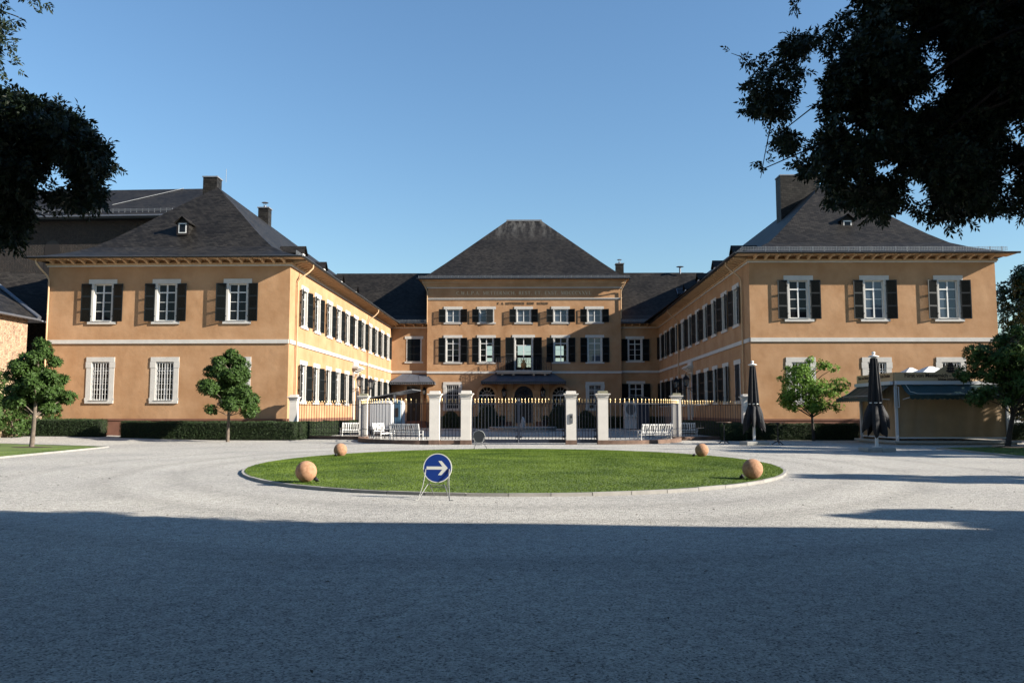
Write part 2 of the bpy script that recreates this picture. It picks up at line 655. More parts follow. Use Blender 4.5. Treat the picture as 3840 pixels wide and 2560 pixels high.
def rosettes(clumps, n, L, Wd, seed, k=5, up=.5, shell=.45, lean=None):
    rg = np.random.default_rng(seed)
    P, d = sample_clumps(clumps, n, rg, shell)
    ax = d + np.array([0, 0, up])
    ax /= np.linalg.norm(ax, axis=1)[:, None]
    out = []
    a, b = frame_from(ax, rg)
    ph = rg.random(n) * 6.28
    for i in range(k):
        t = ph + i * 6.283 / k + rg.normal(size=n) * .3
        o = a * np.cos(t)[:, None] + b * np.sin(t)[:, None]
        el = rg.uniform(-.2, .7, n)[:, None]
        D = o * np.cos(el) + ax * np.sin(el)
        D /= np.linalg.norm(D, axis=1)[:, None]
        A = np.cross(D, ax)
        A /= np.linalg.norm(A, axis=1)[:, None] + 1e-9
        sc = rg.uniform(.7, 1.25, n)
        out.append(leaf_faces(P, D, A, L * sc, Wd * sc))
    return np.concatenate(out)


def single_leaves(P, rg, L, Wd, droop=0.0):
    n = len(P)
    D = rg.normal(size=(n, 3))
    D[:, 2] -= droop
    D /= np.linalg.norm(D, axis=1)[:, None]
    A, _ = frame_from(D, rg)
    sc = rg.uniform(.7, 1.3, n)
    return leaf_faces(P, D, A, L * sc, Wd * sc)


def compound_leaves(P, rg, L, Wd, pairs=4, outd=None, droop=.55):
    """ash leaves: a rachis with pairs of leaflets and one at the tip"""
    n = len(P)
    D = rg.normal(size=(n, 3)) * .7
    if outd is not None:
        D += outd
    D[:, 2] -= droop
    D /= np.linalg.norm(D, axis=1)[:, None]
    A, B = frame_from(D, rg)
    out = []
    RL = L * (pairs + .4) * .42
    for i in range(pairs + 1):
        base = P + D * (RL * (i + .6) / (pairs + .6))
        sides = (0,) if i == pairs else (-1, 1)
        for sgn in sides:
            d = D * .62 + A * (sgn * .9) + B * rg.normal(size=(n, 1)) * .18
            d[:, 2] -= .18
            d /= np.linalg.norm(d, axis=1)[:, None]
            w = np.cross(d, B + rg.normal(size=(n, 3)) * .5)
            w /= np.linalg.norm(w, axis=1)[:, None] + 1e-9
            sc = rg.uniform(.75, 1.2, n)
            out.append(leaf_faces(base, d, w, L * sc, Wd * sc))
    return np.concatenate(out)

# ------------------------------------------------------------------ ground
def rise(x, y):
    a = min(1, max(0, (-19 - x) / 12))
    b = min(1, max(0, (y - 45) / 9))
    a, b = a * a * (3 - 2 * a), b * b * (3 - 2 * b)
    return .24 * a * b


g = MB()
xs = [-1500, -400, -150, -80] + [-60 + 2.5 * i for i in range(49)] + [80, 150, 400, 1500]
ys = [-400, -100, -40] + [-20 + 2.5 * i for i in range(65)] + [180, 400, 1500]
rg = np.random.default_rng(3)
g.grid([[(x, y, rise(x, y) + (rg.normal() * .006 if abs(x) < 60 and -20 < y < 140 else 0)) for x in xs] for y in ys], 0, False, True)
tag(g.build('ground', M['gravel']), kind='structure')

# oval lawn with its kerb
OX, OY, OA, OB = -.33, 28.3, 8.55, 10.8


def ell(t, k=0.0):
    return OX + (OA + k) * math.cos(t), OY + (OB + k) * math.sin(t)


NK = 96
lw = MB()
ring = [0, .25, .5, .75, .9, 1]
for i in range(len(ring) - 1):
    for j in range(NK):
        q = []
        for rr, t in ((ring[i], j), (ring[i + 1], j), (ring[i + 1], j + 1), (ring[i], j + 1)):
            tt = 2 * math.pi * t / NK
            q.append((OX + (OA - .09) * rr * math.cos(tt), OY + (OB - .09) * rr * math.sin(tt), .075 + .12 * (1 - rr * rr)))
        if i == 0:
            q = q[:1] + q[1:3]
        lw.face(q, 0, None, True)
tag(lw.build('lawn', M['lawn']), kind='structure')


def kerb_strip(name, pts, w=.09, h=.072, joint=1.0):
    k = MB()
    for i in range(len(pts) - 1):
        a, b = Vector((*pts[i], 0)), Vector((*pts[i + 1], 0))
        d = (b - a).normalized()
        n = Vector((-d.y, d.x, 0)) * (w / 2)
        e = d * .006
        zz = h + rnd.uniform(-.006, .006)
        za, zb = rise(a.x, a.y), rise(b.x, b.y)
        A, B = a + e, b - e
        c = [A + n, A - n, B - n, B + n]
        zs = [za, za, zb, zb]
        lo = [(p.x, p.y, -.02) for p in c]
        hi = [(p.x, p.y, z + zz) for p, z in zip(c, zs)]
        k.face(hi[::-1], 0)
        for q in range(4):
            r_ = (q + 1) % 4
            k.face((lo[r_], lo[q], hi[q], hi[r_]), 0)
    return tag(k.build(name, M['kerb']), kind='structure')


kerb_strip('kerb', [ell(2 * math.pi * i / 60, -.05) for i in range(61)])

# the two side lawns with mulch discs
side_l = [(-21.1, 41.9), (-20.3, 31.7), (-19.9, 25.5), (-34, 25.5), (-38, 48.8)]
side_r = [(20.2, 41.0), (19.5, 32.3), (19.2, 25.5), (34, 25.5), (36, 47.0)]
for pl in (side_l, side_r):
    q = MB()
    q.face([(x, y, rise(x, y) + .05) for x, y in (pl if pl is side_r else pl[::-1])][::-1], 0)
    tag(q.build('lawn', M['lawn']), kind='structure')
    kerb_strip('kerb', [pl[4], pl[0], pl[1], pl[2]], .12, .07)


def grass(name, inside, bbox, n, seed, z):
    rg = np.random.default_rng(seed)
    x = rg.uniform(bbox[0], bbox[1], n)
    y = rg.uniform(bbox[2], bbox[3], n)
    k = inside(x, y)
    x, y = x[k], y[k]
    n = len(x)
    h = rg.uniform(.010, .030, n)
    tall = rg.random(n) < .012
    h[tall] *= 1.6
    a = rg.random(n) * 6.283
    w = rg.uniform(.004, .010, n)
    lean = rg.normal(size=(n, 2)) * .012
    zz = z(x, y)
    dx, dy = np.cos(a) * w, np.sin(a) * w
    b0 = np.stack([x - dx, y - dy, zz], 1)
    b1 = np.stack([x + dx, y + dy, zz], 1)
    t1 = np.stack([x + lean[:, 0] + dx * .25, y + lean[:, 1] + dy * .25, zz + h], 1)
    t0 = np.stack([x + lean[:, 0] - dx * .25, y + lean[:, 1] - dy * .25, zz + h], 1)
    V = np.stack([b0, b1, t1, t0], 1).reshape(-1, 3)
    return tag(obj(name, quads_mesh(name, V, [M['blade']])), kind='stuff')


def in_oval(x, y):
    return ((x - OX) / (OA - .1)) ** 2 + ((y - OY) / (OB - .1)) ** 2 < 1


grass('grass', in_oval, (OX - OA, OX + OA, OY - OB, OY + OB), 420000, 5,
      lambda x, y: .07 + .12 * (1 - ((x - OX) / OA) ** 2 - ((y - OY) / OB) ** 2))


def in_poly(pl):
    def f(x, y):
        k = np.zeros(len(x), bool)
        for i in range(len(pl)):
            (x0, y0), (x1, y1) = pl[i], pl[(i + 1) % len(pl)]
            c = ((y0 > y) != (y1 > y)) & (x < (x1 - x0) * (y - y0) / ((y1 - y0) or 1e-9) + x0)
            k ^= c
        return k
    return f


for pl, sd, px_ in ((side_l, 6, (-34, -19.9, 29, 48)), (side_r, 8, (19.2, 34, 29, 47))):
    f_ = in_poly(pl)
    tx, ty = (-24.5, 40.9) if pl is side_l else (24.7, 42.2)
    grass('grass', lambda x, y, f_=f_, tx=tx, ty=ty: f_(x, y) & ((x - tx) ** 2 + ((y - ty)) ** 2 > 1.5), px_, 60000, sd, lambda x, y: .048 + 0 * x)
    d = MB()
    rr = [(1.2 * (1 + .06 * math.sin(3 * t)) , .02 * 0) for t in range(1)]
    pts = [(tx + (1.22 + .08 * math.sin(i * 2.1)) * math.cos(i * .2618), ty + (1.22 + .08 * math.cos(i * 1.7)) * math.sin(i * .2618)) for i in range(24)]
    d.face([(x, y, .056) for x, y in pts], 0)
    d.grid([[(tx + (x - tx) * k, ty + (y - ty) * k, .056 + .05 * (1 - k)) for x, y in pts] for k in (1, .8, .5, .05)], 0, True)
    tag(d.build('soil', M['soil']), kind='structure')

# ------------------------------------------------------------------ the palace
PB = Vector((-.1, 99.3, 0))
palace = thing('palace', 'ochre three-winged palace with slate roofs, dark shutters and white stone window surrounds', 'palace', PB)


def wb(mb, name, mats, parent=palace, off=PB):
    """link a mesh written in world coordinates as a part of the palace"""
    return mb.build(name, mats, parent, -off if parent is palace else (0, 0, 0))


class Frame:
    def __init__(s, O, E):
        s.O = Vector((O[0], O[1], 0))
        d = Vector((E[0], E[1], 0)) - s.O
        s.L = d.length
        s.U = d.normalized()
        s.N = Vector((s.U.y, -s.U.x, 0))
        s.rz = math.atan2(s.U.y, s.U.x)

    def p(s, u, v, w=0.0):
        return s.O + s.U * u + s.N * w + Vector((0, 0, v))

    def hit(s, px, py):
        d = ray(px, py)
        c = Vector((0, 0, CAMZ))
        t = (s.O - c).dot(s.N) / d.dot(s.N)
        q = c + d * t
        return (q - s.O).dot(s.U), q.z

    def box(s, mb, u0, u1, v0, v1, w0, w1, mi=0):
        c = [s.p(u, v, w) for v in (v0, v1) for w in (w1, w0) for u in (u0, u1)]
        n = len(mb.v)
        mb.v += [tuple(q) for q in c]
        for q in ((0, 2, 3, 1), (4, 5, 7, 6), (0, 1, 5, 4), (1, 3, 7, 5), (3, 2, 6, 7), (2, 0, 4, 6)):
            mb.f.append(tuple(n + i for i in q))
            mb.mi.append(mi)
            mb.uv.append(None)
            mb.sm.append(False)


YL, YR, YC, YK = 57.0, 56.2, 99.3, 99.9
xl0 = at(1080, 1400, YL).x
xl1 = at(1466.6, 1393, YK).x
xr0 = at(2815, 1300, YR).x
xr1 = at(2471.7, 1393, YK).x
YLE, YRE = 57.25, 56.35
xll = at(170, 1300, YLE).x
xrr = at(3738, 1150, YRE).x
xc0 = at(1602, 1250, YC).x
xc1 = at(2329, 1250, YC).x
FL = Frame((xll, YLE), (xl0, YL))
GL = Frame((xl0, YL), (xl1, YK))
KL = Frame((xl1, YK), (xc0, YK))
FC = Frame((xc0, YC), (xc1, YC))
KR = Frame((xc1, YK), (xr1, YK))
GR = Frame((xr1, YK), (xr0, YR))
FR = Frame((xr0, YR), (xrr, YRE))
WT = 12.12          # wall top of the wings
HC = at(1968, 1049, YC).z   # eave of the middle block
print('plan', [round(v, 2) for v in (xll, xl0, xl1, xc0, xc1, xr1, xr0, xrr, HC)])


def wall(fr, top, holes, name='wall', label=None, bottom=-.1, m='ochre', back=True):
    mb = MB()
    us = sorted({0, fr.L} | {h[0] for h in holes} | {h[1] for h in holes})
    vs = sorted({bottom, top} | {h[2] for h in holes} | {h[3] for h in holes})
    for i in range(len(us) - 1):
        for j in range(len(vs) - 1):
            uc, vc = (us[i] + us[i + 1]) / 2, (vs[j] + vs[j + 1]) / 2
            if any(h[0] < uc < h[1] and h[2] < vc < h[3] for h in holes):
                continue
            mb.face([fr.p(us[i], vs[j]), fr.p(us[i + 1], vs[j]), fr.p(us[i + 1], vs[j + 1]), fr.p(us[i], vs[j + 1])])
            ua, ub = max(us[i], .55), min(us[i + 1], fr.L - .55)
            if ub > ua:
                mb.face([fr.p(ua, vs[j], -.5), fr.p(ua, vs[j + 1], -.5), fr.p(ub, vs[j + 1], -.5), fr.p(ub, vs[j], -.5)])
    for h in holes:
        a, b, c, d = h[:4]
        for q in (((a, c), (a, d)), ((b, d), (b, c)), ((a, d), (b, d)), ((b, c), (a, c))):
            (u0, v0), (u1, v1) = q
            mb.face([fr.p(u0, v0), fr.p(u0, v0, -.5), fr.p(u1, v1, -.5), fr.p(u1, v1)])
    o = wb(mb, name, M[m])
    if label:
        o['label'] = label
    return o


# ---- window kit (local: x along the wall, -y out of the wall, z up, origin at the opening's sill centre)
_cache = {}


def surround_mesh(w, h, kind):
    k = ('s', w, h, kind)
    if k in _cache:
        return _cache[k]
    mb = MB()
    j = .17 if kind != 'grille' else .36
    a = w / 2
    ext = a + .37
    mb.box(-ext, ext, -.055, .03, h, h + .33)
    mb.box(-a - j, a + j, .03, .24, h - .0, h + .16)
    for s in (-1, 1):
        x0, x1 = sorted((s * a, s * (a + j)))
        mb.box(x0, x1, -.035, .24, 0, h - .001)
        if kind == 'grille':
            x0, x1 = sorted((s * a + s * .002, s * (a + .41)))
            mb.box(x0, x1, -.05, -.036, h - .42, h - .002)
            mb.box(x0, x1, -.05, -.036, .001, .2)
    mb.box(-ext, ext, -.085, .24, -.19, -.001)
    mb.box(-a - .03, a + .03, -.12, .10, .0, .03)
    _cache[k] = mb.mesh('window', M['stone'])
    return _cache[k]


def sash_mesh(w, h, rows, lintel):
    k = ('f', w, h, rows, lintel)
    if k in _cache:
        return _cache[k]
    mb = MB()
    a = w / 2
    y0, y1 = .13, .19
    f = .075
    mb.box(-a, -a + f, y0, y1, .03, h - .001)
    mb.box(a - f, a, y0, y1, .03, h - .001)
    mb.box(-a + f, a - f, y0 + .002, y1, .03, .03 + f)
    mb.box(-a + f, a - f, y0 + .002, y1, h - f, h - .002)
    mb.box(-.05, .05, y0 - .012, y1, .03 + f, h - f)
    th = h
    if lintel:
        th = h * .755
        for x0, x1 in ((-a + f, -.05), (.05, a - f)):
            mb.box(x0, x1, y0 - .02, y1 + .002, th, th + .085)
    n = rows
    for i in range(1, n):
        z = .03 + f + (th - .03 - f) * i / n
        for x0, x1 in ((-a + f, -.05), (.05, a - f)):
            mb.box(x0, x1, y0 + .02, y1 - .002, z - .017, z + .017)
    _cache[k] = mb.mesh('frame', M['white'])
    return _cache[k]


def pane_mesh(w, h, m):
    k = ('p', w, h, m)
    if k not in _cache:
        _cache[k] = MB().box(-w / 2 + .02, w / 2 - .02, .168, .176, .04, h - .02).mesh('pane', M[m])
    return _cache[k]


def shutter_mesh(w, h, side, panels=3):
    k = ('h', w, h, side, panels)
    if k in _cache:
        return _cache[k]
    mb = MB()
    X = lambda a, b: sorted((side * a, side * b))
    t = .022
    st = .065
    mb.box(*X(0, st), -t, t, 0, h)
    mb.box(*X(w - st, w), -t, t, 0, h)
    zs = [h * i / panels for i in range(panels + 1)]
    for i, z in enumerate(zs):
        z0 = max(0, z - .05)
        z1 = min(h, z + .05)
        mb.box(*X(st, w - st), -t + .002, t - .002, z0, z1)
    for i in range(panels):
        n = max(2, round((zs[i + 1] - zs[i] - .1) / .06))
        for q in range(n):
            z = zs[i] + .05 + (q + .5) * (zs[i + 1] - zs[i] - .1) / n
            Mx = Matrix.Translation((0, 0, z)) @ Matrix.Rotation(R(60), 4, 'X')
            mb.box(*X(st, w - st), -.036, .036, -.005, .005, 0, Mx)
    for z in (h * .14, h * .86):
        mb.box(*X(-.035, .05), -t - .018, t + .03, z - .03, z + .03)
    _cache[k] = mb.mesh('shutter', M['shutter'])
    return _cache[k]


def grille_mesh(w, h):
    k = ('g', w, h)
    if k in _cache:
        return _cache[k]
    mb = MB()
    a = w / 2
    for i in range(7):
        x = -a + .05 + (w - .1) * i / 6
        mb.box(x - .012, x + .012, .0, .024, .03, h - .001)
    for i in range(8):
        z = .1 + (h - .2) * i / 7
        mb.box(-a, a, .025, .044, z - .012, z + .012)
    _cache[k] = mb.mesh('grille', M['white'])
    return _cache[k]


def window(fr, u, v, w, h, kind='shutter', pane='pane', rows=3, lintel=True, ang=172, closed=None, panels=3, label=None):
    p = fr.p(u, v) - PB
    o = obj('window', surround_mesh(w, h, kind), palace, p, fr.rz)
    if label:
        o['label'] = label
    if kind != 'blind':
        obj('frame', sash_mesh(w, h, rows, lintel), o)
        obj('pane', pane_mesh(w, h, pane), o)
    if kind == 'grille':
        obj('grille', grille_mesh(w, h), o)
    if kind in ('shutter', 'blind'):
        ws, hs = w / 2 + .06, h + .02
        for s in (-1, 1):
            a = ang + rnd.uniform(-6, 5)
            y = -.075
            if kind == 'blind':
                a, y = 0, -.03
            if closed == s:
                a = 14
            me = shutter_mesh(ws, hs, -s, panels)
            sh = obj('shutter', me, o, (s * (w / 2 + (.03 if kind == 'blind' or closed == s else .155)), y, -.01), R(s * a))
    return (u - w / 2 - .165, u + w / 2 + .165, v - .18, v + h + .15)


V1, H1, W1 = 8.13, 2.64, 1.26      # upper row of the wings
V0, H0 = 2.60, 2.66                # lower row
# front pavilions
holes_l, holes_r = [], []
for i, px in enumerate((384, 623, 890)):
    holes_l.append(window(FL, FL.hit(px, 1150)[0], V1, W1, H1))
for i, px in enumerate((375, 616.5, 886)):
    holes_l.append(window(FL, FL.hit(px, 1430)[0], V0, W1, 2.70, 'grille'))
for i, px in enumerate((2995, 3279.5, 3557)):
    holes_r.append(window(FR, FR.hit(px, 1120)[0], V1, W1, H1, pane=('pane', 'bluepane', 'bluepane')[i]))
for i, px in enumerate((3005, 3290.5, 3569.6)):
    holes_r.append(window(FR, FR.hit(px, 1430)[0], V0 - .12, W1, 2.70, 'grille'))
# long galleries
gl_h, gr_h = [], []
for i, px in enumerate((1140.3, 1189.8, 1235.1, 1270.8, 1303.2, 1334.5, 1362.8, 1388.5, 1412.4, 1434.5, 1455.9)):
    u = GL.hit(px, 1200)[0]
    gl_h.append(window(GL, u, V1, W1, H1, ang=166))
    if i == 5:
        PLu = u
    else:
        gl_h.append(window(GL, u, V0, W1, H0, ang=164))
for i, px in enumerate((2761.9, 2717.2, 2678, 2645.4, 2615.9, 2586.9, 2560, 2536.9, 2515.4, 2494.9, 2477)):
    u = GR.hit(px, 1200)[0]
    gr_h.append(window(GR, u, V1, W1, H1, ang=166))
    if i == 5:
        PRu = u
    else:
        gr_h.append(window(GR, u, V0, W1, H0, 'blind' if i == 0 else 'shutter', ang=164, label='lower window with its shutters closed' if i == 0 else None))
# links
kl_h = [window(KL, KL.hit(1552, 1350)[0], 7.95, 1.5, 2.75, 'blind', label='window with closed dark shutters')]
kr_h = []
ku = KR.hit(2381, 1300)[0]
kr_h.append(window(KR, ku, KR.hit(2381, 1353)[1], 1.5, 2.65, pane='pane'))
kr_h.append(window(KR, ku + .05, 2.5, 1.5, 2.75))
# middle block
zc = lambda y: at(1968, y, YC).z
fc_h = []
cxs = [FC.hit(px, 1300)[0] for px in (1698.4, 1824, 1963.7, 2103, 2230.3)]
for i, u in enumerate(cxs):
    fc_h.append(window(FC, u, zc(1208.3), 1.52, zc(1159.4) - zc(1208.3), pane='bluepane', rows=2, lintel=False, panels=2, closed=1 if i == 1 else None))
    if i != 2:
        fc_h.append(window(FC, u, zc(1357.6), 1.52, zc(1266.4) - zc(1357.6), pane=('pane', 'clear', '', 'clear', 'bluepane')[i]))
    else:
        fc_h.append(window(FC, u, zc(1389), 2.0, zc(1265.5) - zc(1389), pane='clear', rows=4, panels=2))
for px in (1697, 2231.5):
    fc_h.append(window(FC, FC.hit(px, 1480)[0], zc(1534), 1.5, zc(1442) - zc(1534), 'grille', rows=4))


def arch_pts(a, spring, n=12):
    return [(a * math.cos(math.pi * i / n), spring + a * math.sin(math.pi * i / n)) for i in range(n + 1)]


def arched(u, a, v0, top, door):
    """round-headed opening: moulded archivolt, fanlight, glazed or solid leaves"""
    spring = top - a
    o = MB()
    arc = arch_pts(a, spring - v0)
    arc2 = arch_pts(a + .30, spring - v0)
    for i in range(len(arc) - 1):
        p, q, r_, s_ = arc[i], arc[i + 1], arc2[i + 1], arc2[i]
        o.face([(p[0], -.06, p[1]), (s_[0], -.06, s_[1]), (r_[0], -.06, r_[1]), (q[0], -.06, q[1])][::-1], 0)
        o.face([(p[0], -.06, p[1]), (q[0], -.06, q[1]), (q[0], .3, q[1]), (p[0], .3, p[1])], 0)
        o.face([(s_[0], -.06, s_[1]), (r_[0], -.06, r_[1]), (r_[0], .02, r_[1]), (s_[0], .02, s_[1])][::-1], 0)
        # spandrel behind the archivolt closes the square hole in the wall
        zt = top - v0 + .02
        x0, x1 = p[0], q[0]
        o.face([(x0, -.004, p[1]), (x0, -.004, zt), (x1, -.004, zt), (x1, -.004, q[1])], 1)
    for s in (-1, 1):
        x0, x1 = sorted((s * a, s * (a + .30)))
        o.box(x0, x1, -.06, .3, 0, spring - v0, 0)
    w = o.build('door' if door else 'window', [M['ochre_trim'], M['ochre']], palace, FC.p(u, v0) - PB, FC.rz)
    w['label'] = 'arched entrance door with fanlight' if door else 'round-headed glazed garden door'
    sp = spring - v0
    fan = MB()
    for k in range(1, 6):
        t = math.pi * k / 6
        fan.tube([(.12 * a * math.cos(t), .2, sp + .12 * a * math.sin(t)), (a * math.cos(t), .2, sp + a * math.sin(t))], .025, 4)
    for rr in (.55,):
        fan.tube([(rr * a * math.cos(math.pi * i / 12), .2, sp + rr * a * math.sin(math.pi * i / 12)) for i in range(13)], .025, 4)
    fan.box(-a, a, .16, .24, sp - .09, sp + .05)
    if not door:
        for x in (-a, -.04, a - .08):
            fan.box(x, x + .08, .16, .24, 0, sp - .09)
        for k in range(1, 6):
            fan.box(-a + .08, a - .08, .18, .22, sp * k / 6 - .02, sp * k / 6 + .02)
        for x in (-a * .5, a * .5):
            fan.box(x - .02, x + .02, .182, .218, 0, sp - .09)
    fan.build('frame', M['wood' if door else 'white'], w)
    pn = MB()
    pn.face([(x, .22, z) for x, z in arch_pts(a, sp)][::-1], 0)
    pn.build('fanlight', M['bluepane' if door else 'pane'], w)
    if door:
        lf = MB()
        for s in (-1, 1):
            x0, x1 = sorted((s * .01, s * a))
            lf.box(x0, x1, .18, .25, 0, sp - .09)
            for k in range(3):
                x0, x1 = sorted((s * .14, s * (a - .14)))
                z0 = .2 + k * (sp - .3) / 3
                lf.box(x0, x1, .155, .18, z0, z0 + (sp - .3) / 3 - .18)
        lf.build('door_leaf', M['wood'], w)
    else:
        MB().box(-a, a, .225, .235, 0, sp - .05).build('pane', M['pane'], w)
    return (u - a - .02, u + a + .02, v0, top + .02)


fc_h.append(arched(cxs[2], 1.12, .55, zc(1447), True))
for px in (1826, 2102):
    fc_h.append(arched(FC.hit(px, 1480)[0], .95, .75, zc(1451), False))
# link door
du = KL.hit(1551, 1500)[0]
dd = MB()
DZ = KL.hit(1551, 1445)[1]
for s in (-1, 1):
    x0, x1 = sorted((s * .82, s * 1.12))
    dd.box(x0, x1, -.06, .3, 0, DZ - .8 + .3)
dd.box(-.82, .82, -.06, .3, DZ - .8, DZ - .5)
ldoor = dd.build('door', M['ochre_trim'], palace, KL.p(du, .8) - PB, KL.rz)
ldoor['label'] = 'dark panelled side door under the small awning'
lf = MB()
for s in (-1, 1):
    x0, x1 = sorted((s * .01, s * .82))
    lf.box(x0, x1, .16, .22, 0, DZ - 1.5)
    for k in range(3):
        a, b = sorted((s * .15, s * .68))
        lf.box(a, b, .135, .16, .2 + k * 1.1, 1.1 + k * 1.1)
lf.build('door_leaf', M['wood'], ldoor)
MB().box(-.82, .82, .18, .2, DZ - 1.44, DZ - .8).build('fanlight', M['pane'], ldoor)
MB().tube([(.06, .12, 1.25), (.06, .08, 1.3), (.06, .08, 1.5), (.06, .12, 1.55)], .02, 6).build('handle', M['gold'], ldoor)
kl_h.append((du - .83, du + .83, .8, DZ))
st = MB()
for k in range(4):
    KL.box(st, du - 1.8 + .1 * k, du + 1.8 - .1 * k, 0 if k == 0 else .2 * k + .001, .2 * (k + 1), 0.02, 1.7 - .38 * k)
wb(st, 'step', M['plinth'])

wall(FL, WT + .3, holes_l, label='front wall of the wing beside the stone church')
wall(FR, WT + .3, holes_r, label='front wall of the wing behind the kiosk')
wall(GL, WT + .3, gl_h, label='sunlit court wall')
wall(GR, WT + .3, gr_h, label='shaded court wall')
wall(KL, WT + .3, kl_h, label='recessed wall over the small awning')
wall(KR, WT + .3, kr_h, label='recessed wall in shade')
wall(FC, HC - .1, fc_h, label='inscribed front of the middle block')
# returns and outer walls
for a, b, t in (((xll - .15, 124), (xll, YLE), WT + .3), ((xrr, YRE), (xrr + .15, 124), WT + .3),
                ((xc0, YK + 24), (xc0, YC), HC - .1), ((xc1, YC), (xc1, YK + 24), HC - .1)):
    wall(Frame(a, b), t, [])
BK = Frame((xrr, 124), (xll, 124))
bk_h = []
for px, py in ((1957, 1312), (1975, 1312), (1839, 1313), (2098, 1313)):
    d_ = at(px, py, 124)
    u = (d_ - BK.O).dot(BK.U)
    bk_h.append((u - .62, u + .62, d_.z - .8, d_.z + .65))
    bk_h.append((u - .62, u + .62, d_.z - 2.6, d_.z - 1.15))
bk_h = sorted(bk_h)
wall(BK, HC - .2, bk_h, label='garden front')

# ---- plinth, string course, cornice
pl = MB()
for fr in (FL, GL, KL, FC, KR, GR, FR):
    e0 = .0
    doors = []
    if fr is FC:
        doors = [(cxs[2] - 1.42, cxs[2] + 1.42)]
    if fr is KL:
        doors = [(du - 1.8, du + 1.8)]
    if fr is GL:
        doors = [(PLu - 1.1, PLu + 1.1)]
    if fr is GR:
        doors = [(PRu - 1.1, PRu + 1.1)]
    cur = 0.0
    for a, b in doors + [(fr.L, fr.L)]:
        if a - cur > .05:
            t = 1.36 if fr is not FC else .72
            fr.box(pl, cur, a, -.1, t - .13, .003, .09)
            fr.box(pl, cur, a, t - .129, t, .003, .13)
        cur = b
wb(pl, 'plinth', M['plinth'])
sc_ = MB()
for fr, a, b in ((FL, 0, FL.L), (GL, .08, GL.L), (KL, 0, KL.L), (FC, 0, cxs[2] - 3.4), (FC, cxs[2] + 3.4, FC.L), (KR, 0, KR.L), (GR, 0, GR.L - .08), (FR, 0, FR.L)):
    z = 6.57 if fr is not FC else zc(1400)
    fr.box(sc_, a, b, z, z + .27, .003, .085)
wb(sc_, 'string_course', M['stone'])
OV = 1.02
for fr, e in ((FL, (-OV, OV)), (GL, (0, -.0)), (KL, (0, 0)), (KR, (0, 0)), (GR, (0, 0)), (FR, (-OV, OV))):
    cn = MB()
    fr.box(cn, e[0] * .1, fr.L + e[1] * .1, WT - .12, WT - .02, .003, .09, 1)
    fr.box(cn, e[0] * .16, fr.L + e[1] * .16, WT - .019, WT + .10, .003, .16, 0)
    fr.box(cn, e[0], fr.L + e[1] if fr in (FL, FR) else fr.L, WT + .33, WT + .38, -.3, OV, 0)
    wb(cn, 'cornice', [M['ochre_trim'], M['stone']])
br = MB()
pr = [(0, -.10), (.0, .215), (-OV + .07, .215), (-OV + .07, .11), (-OV + .2, .08), (-.55, .09), (-.45, .04), (-.3, .0), (-.18, -.05)]
br.poly(pr, -.075, .075, 'yz')
br_me = br.mesh('eaves_bracket', M['ochre_trim'])
spots = []
for fr in (FL, FR, GL, GR):
    n = int(fr.L / .73)
    for i in range(n):
        u = (i + .5) * fr.L / n
        spots.append((fr.p(u, WT + .112), fr.rz, fr))
spots.sort(key=lambda q: q[0].y)
rest = MB()
for i, (p, rz, fr) in enumerate(spots):
    if i < 100:
        obj('eaves_bracket', br_me, palace, p - PB, rz)
    else:
        Mx = Matrix.Translation(p) @ Matrix.Rotation(rz, 4, 'Z')
        n0 = len(rest.v)
        rest.v += [tuple(Mx @ Vector(v)) for v in br.v]
        for f in br.f:
            rest.f.append(tuple(n0 + k for k in f))
            rest.mi.append(0)
            rest.uv.append(None)
            rest.sm.append(False)
for fr in (KL, KR):
    n = int(fr.L / .9)
    for i in range(n):
        p = fr.p((i + .5) * fr.L / n, WT + .112)
        Mx = Matrix.Translation(p) @ Matrix.Rotation(fr.rz, 4, 'Z')
        n0 = len(rest.v)
        rest.v += [tuple(Mx @ Vector(v)) for v in br.v]
        for f in br.f:
            rest.f.append(tuple(n0 + k for k in f))
            rest.mi.append(0)
            rest.uv.append(None)
            rest.sm.append(False)
wb(rest, 'eaves_bracket', M['ochre_trim'])['kind'] = 'stuff'
# middle block cornice, frieze lines
cc = MB()
for z0, z1, w, mi in ((zc(1065), zc(1061), .55, 0), (zc(1071), zc(1065.2), .34, 0), (zc(1076), zc(1071.2), .22, 0), (zc(1081), zc(1076.2), .12, 1),
                      (zc(1120), zc(1117.5), .13, 1), (zc(1123.5), zc(1120.2), .08, 1)):
    FC.box(cc, -w, FC.L + w, z0, z1, .003, w, mi)
    for s, u0, u1 in ((-1, -w, 0), (1, FC.L, FC.L + w)):
        pass
# flared cove up to the eave
rows = []
for k in range(7):
    t = k / 6
    w = .55 + .5 * t ** 2
    z = zc(1061) + (HC - zc(1061)) * t
    rows.append([FC.p(-w, z, -6), FC.p(-w, z, w), FC.p(FC.L + w, z, w), FC.p(FC.L + w, z, -6)])
for i in range(6):
    for j in range(3):
        cc.face([rows[i][j], rows[i][j + 1], rows[i + 1][j + 1], rows[i + 1][j]], 0)
wb(cc, 'cornice', [M['ochre_trim'], M['stone']])

# ---- inscriptions: didone capitals from thick and thin strokes
T, t_ = .20, .07
SER = lambda x: [(x - .11, .03, x + .11, .03, t_), (x - .11, .97, x + .11, .97, t_)]


def arc_strokes(cx, cy, rx, ry, a0, a1, thick_left=True):
    out = []
    n = 9
    for i in range(n):
        p, q = R(a0 + (a1 - a0) * i / n), R(a0 + (a1 - a0) * (i + 1) / n)
        m_ = abs(math.cos((p + q) / 2))
        out.append((cx + rx * math.cos(p), cy + ry * math.sin(p), cx + rx * math.cos(q), cy + ry * math.sin(q), t_ + (T - t_) * m_))
    return out


